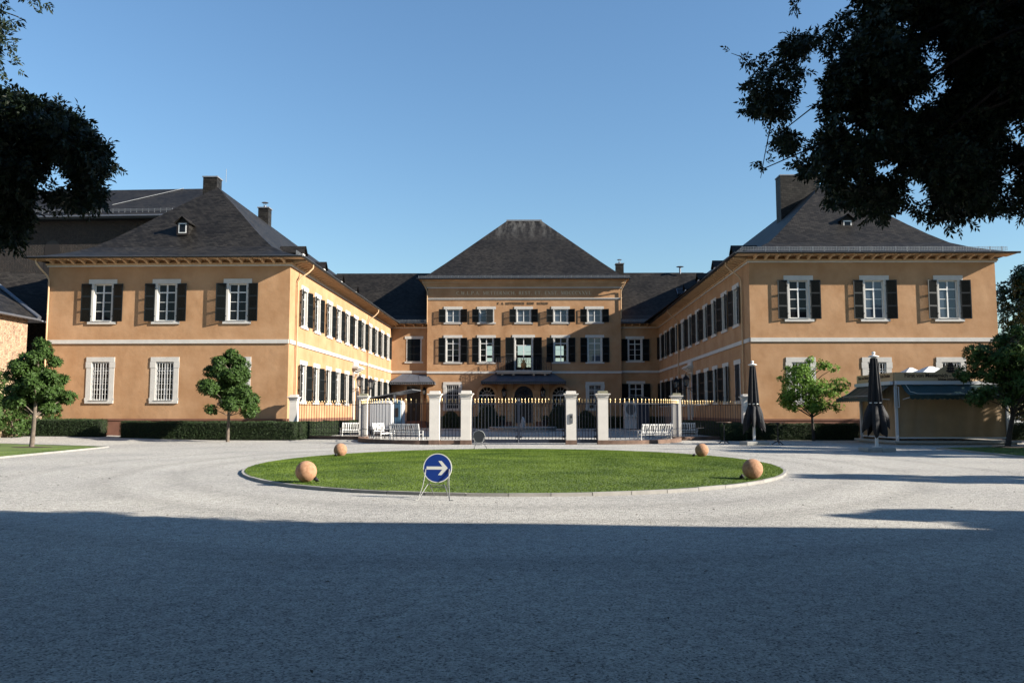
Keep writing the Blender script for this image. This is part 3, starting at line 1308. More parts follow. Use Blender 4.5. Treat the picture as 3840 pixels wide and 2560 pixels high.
LET = {
    'I': (.3, [(.15, 0, .15, 1, T)] + SER(.15)),
    'C': (.8, arc_strokes(.45, .5, .36, .46, 50, 310) + [(.72, .72, .72, .98, t_)]),
    'W': (1.15, [(.05, 1, .33, 0, T), (.33, 0, .58, 1, t_), (.55, 1, .83, 0, T), (.83, 0, 1.08, 1, t_)]),
    'L': (.68, [(.15, 0, .15, 1, T)] + SER(.15) + [(.15, .03, .62, .03, t_), (.62, 0, .62, .28, t_)]),
    'P': (.75, [(.15, 0, .15, 1, T)] + SER(.15) + arc_strokes(.36, .74, .30, .23, -90, 90) + [(.15, .97, .36, .97, t_), (.15, .5, .36, .5, t_)]),
    'A': (.9, [(.05, 0, .42, 1, t_), (.42, 1, .8, 0, T), (.2, .33, .64, .33, t_), (-.02, .03, .16, .03, t_), (.66, .03, .9, .03, t_)]),
    'M': (1.1, [(.12, 0, .12, 1, t_), (.12, 1, .5, .05, T), (.5, .05, .88, 1, t_), (.92, 0, .92, 1, T)] + SER(.92) + SER(.1)),
    'E': (.72, [(.15, 0, .15, 1, T)] + SER(.15) + [(.15, .03, .64, .03, t_), (.15, .97, .62, .97, t_), (.15, .52, .48, .52, t_), (.64, 0, .64, .24, t_), (.62, .76, .62, 1, t_), (.48, .42, .48, .62, t_)]),
    'T': (.8, [(.4, 0, .4, 1, T), (.05, .97, .75, .97, t_), (.07, .74, .07, .98, t_), (.73, .74, .73, .98, t_), (.28, .03, .52, .03, t_)]),
    'R': (.85, [(.15, 0, .15, 1, T)] + SER(.15) + arc_strokes(.36, .75, .28, .22, -90, 90) + [(.15, .97, .36, .97, t_), (.15, .52, .36, .52, t_), (.38, .52, .74, 0, T)]),
    'N': (.95, [(.12, 0, .12, 1, t_), (.12, 1, .78, 0, T), (.78, 0, .78, 1, t_), (.02, .03, .24, .03, t_), (.68, .97, .9, .97, t_)]),
    'H': (.95, [(.15, 0, .15, 1, T), (.78, 0, .78, 1, T), (.15, .5, .78, .5, t_)] + SER(.15) + SER(.78)),
    'S': (.68, arc_strokes(.34, .74, .25, .23, 30, 270) + arc_strokes(.34, .27, .27, .25, 90, -150) + [(.58, .74, .58, .98, t_), (.08, .02, .08, .26, t_)]),
    'X': (.9, [(.08, 1, .78, 0, T), (.78, 1, .08, 0, t_), (-.02, .97, .2, .97, t_), (.66, .03, .9, .03, t_)]),
    'D': (.9, [(.15, 0, .15, 1, T)] + SER(.15) + arc_strokes(.36, .5, .42, .47, -90, 90) + [(.15, .97, .36, .97, t_), (.15, .03, .36, .03, t_)]),
    'V': (.9, [(.05, 1, .43, 0, T), (.43, 0, .8, 1, t_), (-.05, .97, .17, .97, t_), (.7, .97, .9, .97, t_)]),
    '.': (.3, [(.12, .0, .12, .16, .16)]), ' ': (.55, []),
}


def inscription(text, fr, px0, px1, py0, py1, m, dep):
    u0, v1 = fr.hit(px0, py0)
    u1, v0 = fr.hit(px1, py1)
    H = v1 - v0
    tot = sum(LET[c][0] + .16 for c in text)
    sx = (u1 - u0) / tot
    mb = MB()
    x = u0
    for c in text:
        for i, (a, b, c_, d, th) in enumerate(LET[c][1]):
            p, q = Vector((x + a * sx, v0 + b * H)), Vector((x + c_ * sx, v0 + d * H))
            dr = (q - p).normalized()
            n = Vector((-dr.y, dr.x)) * th * H * .5
            w = dep + .001 * (i % 7)
            pts = [p + n, p - n, q - n, q + n]
            hi = [fr.p(a_.x, a_.y, w) for a_ in pts]
            lo = [fr.p(a_.x, a_.y, .002) for a_ in pts]
            mb.face(hi)
            for k in range(4):
                j = (k + 1) % 4
                mb.face((lo[k], lo[j], hi[j], hi[k]))
        x += (LET[c][0] + .16) * sx
    return wb(mb, 'lettering', M[m])


inscription('C.W.L.P.A. METTERNICH. REST. ET. EXST. MDCCCXXVI.', FC, 1711.5, 2220, 1092.5, 1104, 'letter', .02)
inscription('P. A. METTERNICH  REST  MCMLIV', FC, 1866, 2058, 1133.5, 1141.5, 'bronze', .035)

# ---- roofs
PROF = [(0, 0), (1.0, .34), (2.0, .74), (3.0, 1.28), (4.0, 2.12), (5.0, 3.06), (7.0, 5.04), (9.8, 7.74)]


def prof(d):
    for (a, b), (c, e) in zip(PROF, PROF[1:]):
        if d <= c:
            return b + (e - b) * (d - a) / (c - a)
    return PROF[-1][1] + (d - 9.8) * .96


ZE = WT + .40


def wing_roof(x0, x1, y0, y1, label, skew=0.0, hipside=1):
    mb = MB()
    half = (x1 - x0) / 2
    ds = [d for d, _ in PROF if d < half - .2] + [half]
    sl = 0.0
    Y = lambda x: y0 + skew * (x - x0)
    for i in range(len(ds) - 1):
        a, b = ds[i], ds[i + 1]
        za, zb = ZE + prof(a), ZE + prof(b)
        s2 = sl + math.hypot(b - a, zb - za)
        A0, A1 = x0 + a, x1 - a
        B0, B1 = x0 + b, x1 - b
        f = [(A0, Y(A0) + a, za), (A1, Y(A1) + a, za), (B1, Y(B1) + b, zb), (B0, Y(B0) + b, zb)]
        if B1 - B0 < .01:
            f = f[:3]
        mb.face(f, 0, [(p[0], sl if k < 2 else s2) for k, p in enumerate(f)])
        f = [(A1, Y(A1) + a, za), (A1, y1, za), (B1, y1, zb), (B1, Y(B1) + b, zb)]
        mb.face(f, 0, [(p[1], (sl, sl, s2, s2)[k]) for k, p in enumerate(f)])
        f = [(A0, y1, za), (A0, Y(A0) + a, za), (B0, Y(B0) + b, zb), (B0, y1, zb)]
        mb.face(f, 0, [(p[1], (sl, sl, s2, s2)[k]) for k, p in enumerate(f)])
        sl = s2
    o = wb(mb, 'roof', M['slate'])
    o['label'] = label
    return o, half


rl, hl = wing_roof(xll - OV, xl0 + OV, YLE - OV, 124.5, 'hipped slate roof of the wing beside the church', (YL - YLE) / (xl0 - xll))
rr_, hr = wing_roof(xr0 - OV, xrr + OV, YR - OV, 124.5, 'hipped slate roof of the wing behind the kiosk', (YRE - YR) / (xrr - xr0))
XML, XMR = xll - OV + hl, xr0 - OV + hr
ZR = ZE + prof(hl)
# link roofs: one slope to the court, ridge along x
lk = []
for x0, x1 in ((XML, xc0), (xc1, XMR)):
    mb = MB()
    sl = 0
    for i in range(len(PROF) - 1):
        (a, ha), (b, hb) = PROF[i], PROF[i + 1]
        s2 = sl + math.hypot(b - a, hb - ha)
        y = YK - OV
        f = [(x0, y + a, ZE + ha), (x1, y + a, ZE + ha), (x1, y + b, ZE + hb), (x0, y + b, ZE + hb)]
        mb.face(f, 0, [(x0, sl), (x1, sl), (x1, s2), (x0, s2)])
        sl = s2
    y = YK - OV + 9.8
    f = [(x1, 124.5, ZE), (x0, 124.5, ZE), (x0, y, ZE + 7.74), (x1, y, ZE + 7.74)]
    mb.face(f, 0, [(x1, 0), (x0, 0), (x0, 17), (x1, 17)])
    o = wb(mb, 'roof', M['slate'])
    o['label'] = 'slate roof of the recessed link'
    lk.append(o)
# middle roof: steep hip cut to a short ridge
mb = MB()
ex0, ex1, ey0, ey1 = xc0 - 1.12, xc1 + 1.12, YC - 1.08, 124.6
ry = 111.2
rx0, rx1 = at(1902, 828, ry).x, at(2029, 828, ry).x
rz_ = at(1966, 828, ry).z
steps = [(0, 0), (.06, .034), (.13, .09), (.3, .262), (.6, .578), (1, 1)]
for (ta, ha), (tb, hb) in zip(steps, steps[1:]):
    def P(cx, cy, rx, t, h):
        return (cx + (rx - cx) * t, cy + (ry - cy) * t, HC + .02 + (rz_ - HC) * h)
    A = [P(ex0, ey0, rx0, ta, ha), P(ex1, ey0, rx1, ta, ha), P(ex1, ey1, rx1, ta, ha), P(ex0, ey1, rx0, ta, ha)]
    B = [P(ex0, ey0, rx0, tb, hb), P(ex1, ey0, rx1, tb, hb), P(ex1, ey1, rx1, tb, hb), P(ex0, ey1, rx0, tb, hb)]
    for k in range(4):
        j = (k + 1) % 4
        ax = 0 if k in (0, 2) else 1
        f = [A[k], A[j], B[j], B[k]]
        mb.face(f, 0, [(p[ax], (ta, ta, tb, tb)[q] * 16) for q, p in enumerate(f)])
rm = wb(mb, 'roof', M['oldslate'])
rm['label'] = 'steep hipped slate roof of the middle block'
MB().box(rx0 - .1, rx1 + .1, ry - .18, ry + .18, rz_ - .08, rz_ + .12).build('ridge_cap', M['lead'], rm)

# gutters
gu = MB()


def gutter(mb, a, b, r=.10):
    """half-round gutter with a rolled lip between two points"""
    a, b = Vector(a), Vector(b)
    d = (b - a).normalized()
    n = Vector((d.y, -d.x, 0))
    rows = []
    for p in (a, b):
        rows.append([p + n * (r * math.cos(math.pi + math.pi * k / 6)) + Vector((0, 0, r * math.sin(math.pi + math.pi * k / 6))) for k in range(7)])
    mb.grid(rows, 0)
    rows = []
    for p in (a, b):
        rows.append([p + n * ((r + .012) * math.cos(math.pi + math.pi * k / 6)) + Vector((0, 0, (r + .012) * math.sin(math.pi + math.pi * k / 6))) for k in range(7)])
    mb.grid([r_[::-1] for r_ in rows], 0)
    mb.tube([a + n * r, b + n * r], .016, 5, 1)


zg = ZE + .01
e = OV + .09
gutter(gu, (xll - e, YLE - e, zg), (xl0 + e, YL - e, zg))
gutter(gu, (xl0 + e, YL - e, zg), (xl1 + e, YK - e, zg))
gutter(gu, (xl1 + e, YK - e, zg), (xc0, YK - e, zg))
gutter(gu, (xc0 - 1.2, YC - 1.17, HC), (xc1 + 1.2, YC - 1.17, HC))
gutter(gu, (xc1, YK - e, zg), (xr1 - e, YK - e, zg))
gutter(gu, (xr1 - e, YK - e, zg), (xr0 - e, YR - e, zg))
gutter(gu, (xr0 - e, YR - e, zg), (xrr + e, YRE - e, zg))
# fascia boards closing the eaves
for a, b in (((xll - OV, YLE - OV), (xl0 + OV, YL - OV)), ((xl0 + OV, YL - OV), (xl1 + OV, YK - OV)), ((xl1 + OV, YK - OV), (xc0, YK - OV)),
             ((xc1, YK - OV), (xr1 - OV, YK - OV)), ((xr1 - OV, YK - OV), (xr0 - OV, YR - OV)), ((xr0 - OV, YR - OV), (xrr + OV, YRE - OV))):
    f = Frame(a, b)
    f.box(gu, 0, f.L, WT + .31, ZE + .015, .002, .03)
f = Frame((xc0 - 1.12, YC - 1.08), (xc1 + 1.12, YC - 1.08))
f.box(gu, 0, f.L, HC - .10, HC + .03, .002, .03)
wb(gu, 'gutter', [M['gutter'], M['zinc']])


# snow guards: ladder gratings above the eaves
def guard(fr_a, fr_b, z, roof):
    f = Frame(fr_a, fr_b)
    mb = MB()
    for k, zz in enumerate((z + .05, z + .15, z + .25)):
        f.box(mb, 0, f.L, zz - .012, zz + .012, -.008, .008)
    n = int(f.L / .11)
    for i in range(n + 1):
        u = f.L * i / n
        f.box(mb, u - .008, u + .008, z, z + .27, .009, .02)
    for i in range(int(f.L / .8) + 1):
        u = min(f.L - .02, i * .8)
        f.box(mb, u - .02, u + .02, z - .12, z + .29, -.04, -.009)
    return mb.build('snow_guard', M['guard'], roof)


def wguard(a, b, z, roof):
    g_ = guard(a, b, z, roof)
    return g_


q = .45
for a, b, z, rf in (((xl0 + OV - q, YL - OV + q), (xl1 + OV - q, YK - OV + q), ZE + .2, rl),
                    ((xl1 + OV - q, YK - OV + q), (xc0, YK - OV + q), ZE + .2, lk[0]),
                    ((xc1, YK - OV + q), (xr1 - OV + q, YK - OV + q), ZE + .2, lk[1]),
                    ((xr1 - OV + q, YK - OV + q), (xr0 - OV + q, YR - OV + q), ZE + .2, rr_),
                    ((xr0 - OV + q, YR - OV + q), (xrr + OV - q, YRE - OV + q), ZE + .2, rr_),
                    ((xc0 - 1.0, YC - .95), (xc1 + 1.0, YC - .95), HC + .1, rm)):
    guard(a, b, z, rf)


# chimneys, dormers, vents
def chimney(rf, x, y, w, d, z0, z1, cowl=False, cap=.08, slope=0.0):
    mb = MB()
    def uvbox(x0, x1, y0, y1, za, zb, m=0):
        c = [(x0, y0), (x1, y0), (x1, y1), (x0, y1)]
        for k in range(4):
            j = (k + 1) % 4
            L_ = math.hypot(c[j][0] - c[k][0], c[j][1] - c[k][1])
            mb.face([(*c[k], za), (*c[j], za), (*c[j], zb), (*c[k], zb)], m, [(0, za), (L_, za), (L_, zb), (0, zb)])
        mb.face([(*p, zb) for p in c], m)
    uvbox(x - w / 2, x + w / 2, y - d / 2, y + d / 2, z0, z1 - .1)
    uvbox(x - w / 2 - cap, x + w / 2 + cap, y - d / 2 - cap, y + d / 2 + cap, z1 - .1, z1, 1)
    mb.face([(x - w / 2 - cap, y - d / 2 - cap, z1 - .1), (x - w / 2 - cap, y + d / 2 + cap, z1 - .1), (x + w / 2 + cap, y + d / 2 + cap, z1 - .1), (x + w / 2 + cap, y - d / 2 - cap, z1 - .1)], 1)
    if cowl:
        mb.lathe([(.14, z1), (.14, z1 + .22)], 10, (x, y), 2)
        for k in range(4):
            a = k * math.pi / 2 + .4
            mb.tube([(x + .13 * math.cos(a), y + .13 * math.sin(a), z1 + .2), (x + .17 * math.cos(a), y + .17 * math.sin(a), z1 + .55)], .015, 4, 2)
        mb.lathe([(.34, z1 + .52), (.3, z1 + .56), (.03, z1 + .62)], 12, (x, y), 2)
    return mb.build('chimney', [M['slate'], M['lead'], M['zinc']], rf)


chimney(rl, XML - .95, 67.0, 1.15, 1.1, 18.0, at(775, 661, 66.5).z, False, .06)
chimney(rl, XML - .35, 79.0, 1.0, 1.0, 18.5, at(990, 776, 78.5).z, True)
rod = MB()
rod.tube([(XML + .25, 66.8, 20.8), (XML + .25, 66.8, 21.9)], .018, 4)
rod.build('lightning_rod', M['guard'], rl)
chimney(rr_, XMR - .35, 69.8, 3.3, 1.3, 17.0, at(2990, 655, 69.2).z, False, .05)
chimney(lk[1], at(2323, 1000, 108.5).x, 108.5, 1.0, 1.0, 19.0, at(2323, 989, 108.5).z, True)
vt = MB()
vt.lathe([(.12, 20.0), (.12, 20.85)], 10, (at(2550, 1010, 108).x, 108))
vt.lathe([(.5, 20.9), (.45, 20.95), (.05, 21.0)], 12, (at(2550, 1010, 108).x, 108))
vt.build('roof_vent', M['zinc'], lk[1])
sk = at(2551, 1022, 105.5)
f = MB()
f.poly([(-.5, 0), (.5, 0), (.5, .12), (-.5, .12)], -.6, .6, 'xz', 0)
f.box(-.42, .42, -.605, .52, .121, .128, 1)
skl = obj('skylight', f.mesh('skylight', [M['zinc'], M['pane']]), lk[1], (sk.x, 105.5, ZE + prof(105.5 - YK + OV) + .05))
skl.rotation_euler = (R(43), 0, 0)


def dormer(rf, x, y, rz, w=.86, h=1.3, z=None):
    mb = MB()
    a = w / 2
    dp = 1.9
    for s in (-1, 1):
        x0 = s * a
        q = [(x0, 0, 0), (x0, dp, 0), (x0, dp, h * .72), (x0, 0, h * .72)]
        mb.face(q if s > 0 else q[::-1], 0, [(0, 0), (dp, 0), (dp, 1), (0, 1)])
    mb.box(-a, a, -.012, .05, -.05, h * .72, 2)
    mb.poly([(-a, h * .72), (a, h * .72), (0, h)], -.01, .05, 'xz', 0)
    for s in (-1, 1):
        e_ = (s * (a + .14), -.2, h * .66)
        q = [e_, (0, -.2, h + .06), (0, dp, h + .06), (s * (a + .14), dp, h * .66)]
        mb.face(q if s < 0 else q[::-1], 0, [(0, 0), (0, .7), (2, .7), (2, 0)])
        q2 = [(v[0], v[1], v[2] - .05) for v in q]
        mb.face(q2[::-1] if s < 0 else q2, 0, [(0, 0), (0, .7), (2, .7), (2, 0)])
    b = a * .68
    mb.box(-b, b, -.03, -.013, .1, h * .66, 1)
    mb.box(-b + .07, b - .07, -.036, -.031, .17, h * .6, 3)
    o = obj('dormer', mb.mesh('dormer', [M['slate'], M['white'], M['wood'], M['pane']]), rf, (x, y, z), rz)
    return o


dl = 4.55
dormer(rl, at(696, 845, 60.8).x, YLE - OV + dl - .5, 0, z=ZE + prof(dl) - .18)
dormer(rr_, XMR, YR - OV + dl + .45, 0, z=ZE + prof(dl) - .18)
for y in (66, 73, 80, 87):
    dormer(rl, xl0 + OV - 2.55, y, R(90), 1.0, 1.75, ZE + prof(2.5) - .1)
for y in (66.2, 72.8, 79.5, 86):
    dormer(rr_, xr0 - OV + 2.55, y, R(-90), 1.0, 1.75, ZE + prof(2.5) - .1)
for rf in (rl, rr_, lk[0], lk[1], rm):
    for ch in rf.children:
        ch.location = Vector(ch.location)      # children share the roof's world-coordinate origin

# ---- downpipes with their swan necks
def downpipe(fr, u, zbot, out=OV + .06, ztop=ZE - .08, du_=.0, m='ochre_trim'):
    mb = MB()
    pts = [fr.p(u + du_, ztop, out), fr.p(u + du_, ztop - .25, out), fr.p(u + du_ * .7, ztop - .6, out * .75), fr.p(u + du_ * .2, ztop - 1.05, .3), fr.p(u, ztop - 1.35, .14), fr.p(u, zbot + .3, .14), fr.p(u, zbot, .14)]
    mb.tube(pts, .062, 8)
    z = zbot + .6
    while z < ztop - 1.6:
        p = fr.p(u, z, .14)
        mb.lathe([(.078, z), (.078, z + .06)], 8, (p.x, p.y))
        z += 2.2
    return wb(mb, 'downpipe', M[m])


downpipe(GL, GL.hit(1107, 1200)[0], 1.4, du_=.5)
downpipe(GL, GL.hit(1376, 1300)[0], 1.4, du_=.3)
downpipe(GR, GR.hit(2789, 1150)[0], 1.4, du_=-.5)
downpipe(GR, GR.hit(2547, 1250)[0], 1.4, du_=-.3)
downpipe(FL, .12, 1.4, out=.9, du_=-.55)
f = Frame((xc1, YC), (xc1, YC + 5))
downpipe(FC, FC.L + .02, zc(1195), .95, HC - .15, du_=.45, m='ochre_trim')
downpipe(FC, -.02, zc(1210), .95, HC - .15, du_=-.45, m='ochre_trim')


# ---- gallery portals: pilasters, consoles, hood
def portal(fr, u, label):
    mb = MB()
    top = 5.25
    for s in (-1, 1):
        a, b = sorted((s * .78, s * 1.08))
        mb.box(a, b, -.16, .2, 0, top)
        mb.box(a - .05, b + .05, -.22, .2, 0, .5)
        mb.box(a - .03, b + .03, -.2, .2, top - .55, top - .3)
        c = (s * .93)
        for k in range(6):
            t = k / 5
            r_ = .16 - .05 * abs(t - .3)
            mb.box(c - .11, c + .11, -.2 - .3 * t ** 2, -.16, top - .3 + .11 * k - .6, top - .3 + .11 * k - .49, 1)
    mb.box(-.78, .78, -.1, .2, top - .35, top)
    for k, (w, o, h) in enumerate(((1.15, .3, .14), (1.28, .48, .12), (1.42, .62, .14), (1.3, .5, .1))):
        z = top + (.0, .14, .26, .40)[k]
        mb.box(-w, w, -o, .02, z + .001, z + h)
    mb.box(-1.05, 1.05, -.12, .02, top + .501, top + 1.05)
    o = mb.build('portal', [M['stone'], M['ochre_trim']], palace, fr.p(u, .5) - PB, fr.rz)
    o.location.z = .45
    o['label'] = label
    d = MB()
    for s in (-1, 1):
        a, b = sorted((s * .012, s * .78))
        d.box(a, b, .1, .16, 0, top - .36)
        for k in range(3):
            a, b = sorted((s * .14, s * .64))
            d.box(a, b, .075, .1, .25 + k * 1.5, 1.5 + k * 1.5)
    d.build('door_leaf', M['wood'], o)
    st_ = MB()
    for k in range(2):
        st_.box(-1.5 + .15 * k, 1.5 - .15 * k, -1.1 + .35 * k, -.24, -.45 + .2 * k + .001 * k, -.25 + .2 * k)
    st_.build('step', M['plinth'], o)
    return o


portal(GL, PLu, 'sunlit side portal with white hood')
portal(GR, PRu, 'shaded side portal with white hood')


# ---- awnings: metal roofs with a scalloped valance
def awning(fr, u0, u1, ztop, u2, u3, zbot, out, name_label, seams):
    mb = MB()
    A = [fr.p(u0, ztop, .03), fr.p(u1, ztop, .03)]
    B = [fr.p(u2, zbot, out), fr.p(u3, zbot, out)]
    C = [fr.p(u2, zbot, .03), fr.p(u3, zbot, .03)]
    dn = Vector((0, 0, -.05))
    for dd_, flip in ((Vector(), False), (dn, True)):
        for q in ((B[0], B[1], A[1], A[0]), (C[0], B[0], A[0]), (B[1], C[1], A[1])):
            q = [p + dd_ for p in q]
            mb.face(q[::-1] if flip else q)
    for k in range(1, seams):
        t = k / seams
        mb.tube([A[0].lerp(A[1], t) + Vector((0, 0, .02)), B[0].lerp(B[1], t) + Vector((0, 0, .02))], .025, 4)
    for i in (0, 1):
        mb.tube([A[i] + Vector((0, 0, .02)), B[i] + Vector((0, 0, .02))], .03, 4)
    o = wb(mb, 'awning', M['awn'])
    o['label'] = name_label
    v = MB()
    def val(p, q, mi=0):
        L_ = (q - p).length
        n = max(2, int(L_ / .26))
        d = (q - p) / n
        nr = Vector((d.y, -d.x, 0)).normalized()
        for i in range(n):
            s0 = p + d * i
            pts = [s0 + Vector((0, 0, 0))]
            low = []
            for k in range(7):
                t = k / 6
                low.append(s0 + d * t + Vector((0, 0, -.14 - .15 * math.sin(math.pi * t))))
            top_ = [s0 + d, s0]
            face = low + top_
            v.face(face, 0)
            v.face([x_ - nr * .02 for x_ in face][::-1], 0)
            v.tube([x_ + nr * .012 for x_ in low], .022, 4, 1, False)
    val(B[0], B[1])
    val(C[0], B[0])
    val(B[1], C[1])
    v.build('valance', [M['gutter'], M['zinc']], o)
    return o


def uv(fr, px, py):
    return fr.hit(px, py)


# central awning: outer edge lies about 2.6 m in front of the wall
Fo = Frame((xc0, YC - 2.7), (xc1, YC - 2.7))
b0, zb0 = Fo.hit(1803.5, 1430)
b1, _ = Fo.hit(2123, 1430)
t0, zt0 = FC.hit(1862, 1399)
t1, _ = FC.hit(2070, 1399)
awning(FC, t0, t1, zt0, b0, b1, zb0, 2.7, 'wide dark awning over the main entrance', 6)
Ko = Frame((xl1, YK - 1.9), (xc0, YK - 1.9))
b0, zb0 = Ko.hit(1464, 1432)
b1, _ = Ko.hit(1629, 1432)
t0, zt0 = KL.hit(1512, 1402)
t1, _ = KL.hit(1597, 1402)
awning(KL, t0, t1, zt0, b0, b1, zb0, 1.9, 'small grey awning in the sunlit corner of the court', 3)

# ---- balcony with scrolled railing
bl = MB()
ub0, ub1 = cxs[2] - 3.35, cxs[2] + 3.35
zb = zc(1391)
FC.box(bl, ub0, ub1, zb - .16, zb, .003, 1.25)
FC.box(bl, ub0 + .15, ub1 - .15, zb - .36, zb - .161, .003, 1.1)
for u in (ub0 + .8, cxs[2] - 1.2, cxs[2] + 1.2, ub1 - .8):
    FC.box(bl, u - .12, u + .12, zb - .8, zb - .361, .003, .8)
balc = wb(bl, 'balcony', M['stone'])
ra = MB()
rt = zc(1343)


def curl(c, r, a0, a1, sx=1, n=12):
    pts = []
    for i in range(n + 1):
        t = i / n
        a = R(a0 + (a1 - a0) * t)
        rr = r * (1 - .75 * t)
        pts.append((c[0] + sx * rr * math.cos(a), c[1] + rr * math.sin(a)))
    return pts


def rail_run(P, L_):
    """P(u, z) -> world; scroll panels along a run of length L_"""
    H = rt - zb
    for z in (zb + .06, rt - .16, rt):
        ra.tube([P(0, z), P(L_, z)], .028 if z == rt else .018, 5)
    n = max(1, int(round(L_ / .62)))
    w = L_ / n
    for i in range(n + 1):
        ra.tube([P(w * i, zb), P(w * i, rt)], .018, 5)
    for i in range(n):
        c = w * (i + .5)
        for s in (-1, 1):
            for zc_, r_, a0, a1 in ((zb + .36, .24, -60, 380), (rt - .42, .24, 60, -380), ((zb + rt) / 2 - .03, .13, -90, 250)):
                q = curl((c + s * w * .22, zc_), r_, a0, a1, s)
                ra.tube([P(a, b) for a, b in q], .015, 4, 0, False)
        ra.tube([P(c, zb + .06), P(c, rt - .16)], .014, 4)
        ra.lathe([(.0, 0), (0.001, .001)], 3, (0, 0)) if False else None


rail_run(lambda u, z: FC.p(ub0 + .06 + u, z, 1.19), ub1 - ub0 - .12)
rail_run(lambda u, z: FC.p(ub0 + .06, z, u), 1.19)
rail_run(lambda u, z: FC.p(ub1 - .06, z, u), 1.19)
ra.build('railing', M['iron'], balc)
em = MB()
eo = FC.p(cxs[2], (zb + rt) / 2 - .1, 1.27)
rows = []
for k in range(7):
    t = math.pi / 2 * k / 6
    rows.append([(eo.x + .30 * math.sin(t) * math.cos(a), eo.y - .10 * math.cos(t), eo.z + .38 * math.sin(t) * math.sin(a)) for a in [2 * math.pi * j / 20 for j in range(20)]])
em.grid(rows, 0, True)
em.tube([(eo.x + .31 * math.cos(a), eo.y, eo.z + .39 * math.sin(a)) for a in [2 * math.pi * j / 24 for j in range(25)]], .035, 6, 0, False)
em.poly([(eo.x - .16, eo.z + .40), (eo.x + .16, eo.z + .40), (eo.x + .28, eo.z + .64), (eo.x + .13, eo.z + .56), (eo.x, eo.z + .69), (eo.x - .13, eo.z + .56), (eo.x - .28, eo.z + .64)], eo.y - .06, eo.y + .02)
for x_, z_ in ((-.28, .65), (0, .70), (.28, .65)):
    em.lathe([(.0, z_ + eo.z - .06), (.06, z_ + eo.z), (.0, z_ + eo.z + .06)], 8, (eo.x + x_, eo.y - .02), cap=False)
em.build('emblem', M['oldgold'], balc)
# rusticated strips beside the entrance
for px in (1877, 1912, 2015, 2048):
    pi_ = MB()
    u = FC.hit(px, 1500)[0]
    for k in range(8):
        FC.box(pi_, u - .36, u + .36, .75 + k * .62, .75 + k * .62 + .59, .003, .09)
    wb(pi_, 'pilaster', M['ochre_trim'])

# ------------------------------------------------------------------ gate pillars and fences
YG = 46.5


def pillar_mesh_set(root, w, h, moss, base_h=.25, first=False):
    a = w / 2
    b = MB().box(-a - .03, a + .03, -a - .03, a + .03, -.05, base_h)
    b.build('base', M['base'], root)
    s = MB().box(-a, a, -a, a, base_h, h - .42)
    s.box(-a - .015, a + .015, -a - .015, a + .015, h - .46, h - .42)
    s.build('shaft', M['pillar'], root)
    c = MB()
    pr = [(0.0, h - .419), (.03, h - .36), (.04, h - .30), (.10, h - .22), (.13, h - .20), (.13, h - .15)]
    rows = [[(-a - o, -a - o, z), (a + o, -a - o, z), (a + o, a + o, z), (-a - o, a + o, z)] for o, z in pr]
    c.grid(rows, 0, True, False)
    c.face(rows[-1], 1)
    c.box(-a + .0, a - .0, -a + .0, a - .0, h - .149, h - .02, 1)
    c.box(-a + .03, a - .03, -a + .03, a - .03, h - .02, h, 1)
    c.build('cap', [M['pillar'], M['moss'] if moss else M['pillar']], root)


def pillar(x, y, label, w=.56, h=2.98, moss=False):
    t = thing('gate_pillar', label, 'pillar', (x, y, 0), 0, 'white rendered pillars of the court fence')
    pillar_mesh_set(t, w, h, moss)
    return t


gx = [at(px, 1560, YG).x for px in (1631, 1748.5, 2141, 2260)]
ax_, ay_ = at(1364, 1560, 54.6).x, 54.6
bx_, by_ = at(2537, 1560, 53.6).x, 53.6
clx, cly = at(1102, 1560, 56.3).x, 56.3
crx, cry = at(2798, 1560, 55.4).x, 55.4
pillar(gx[0], YG, 'plain pillar between the curved fence and the narrow panel beside the closed main gate', h=2.98)
pillar(gx[1], YG, 'white pillar beside the round sign seen from behind', h=3.0)
p3 = pillar(gx[2], YG, 'white pillar carrying the grey intercom panel', h=2.98)
pillar(gx[3], YG, 'white pillar with a mossy cap beside the small pedestrian gate', h=2.98, moss=True)
pillar(ax_, ay_, 'pillar in front of the lanterns of the sunlit court wall', .52, 3.02, True)
pillar(bx_, by_, 'mossy capped pillar at the rounded fence end before the shaded court wall', .52, 3.02, True)
pillar(clx, cly, 'pillar against the sunlit corner of the palace wing', .5, 3.0)
pillar(crx, cry, 'pillar half hidden behind a closed black parasol', .5, 3.0)
ic = thing('intercom', 'grey intercom panel fixed to a white gate pillar', 'intercom', (gx[2] + .0, YG - .281, 1.44))
MB().box(-.085, .085, -.045, 0, -.26, .26).build('housing', M['grey'], ic)
MB().box(-.055, .055, -.052, -.0451, .04, .15).build('speaker_grille', M['rubber'], ic)
MB().box(-.05, .05, -.052, -.0451, -.1, .0).build('keypad', M['steel'], ic)

# picket and finial, shared by every run
pk = MB()
pk.tube([(0, 0, 0), (0, 0, 1)], .014, 6)
fin_me = MB()
fin_me.lathe([(.014, -.02), (.024, .0), (.024, .018), (.015, .03), (.024, .06), (.015, .09), (.013, .10), (.033, .13), (.026, .165), (.0, .25)], 8, cap=False)
FINM = fin_me.mesh('finial', M['gold'])
_pm = {}


def picket(root, x, y, z0, z1, m='iron'):
    k = (round(z0, 2), round(z1, 2), m)
    if k not in _pm:
        mb = MB()
        mb.tube([(0, 0, z0), (0, 0, z1)], .0165, 6)
        mb.lathe([(.0, z0 - .03), (.0165, z0)], 6, cap=False)
        _pm[k] = mb.mesh('picket', M[m])
    o = obj('picket', _pm[k], root, (x, y, 0))
    obj('finial', FINM, o, (0, 0, z1))


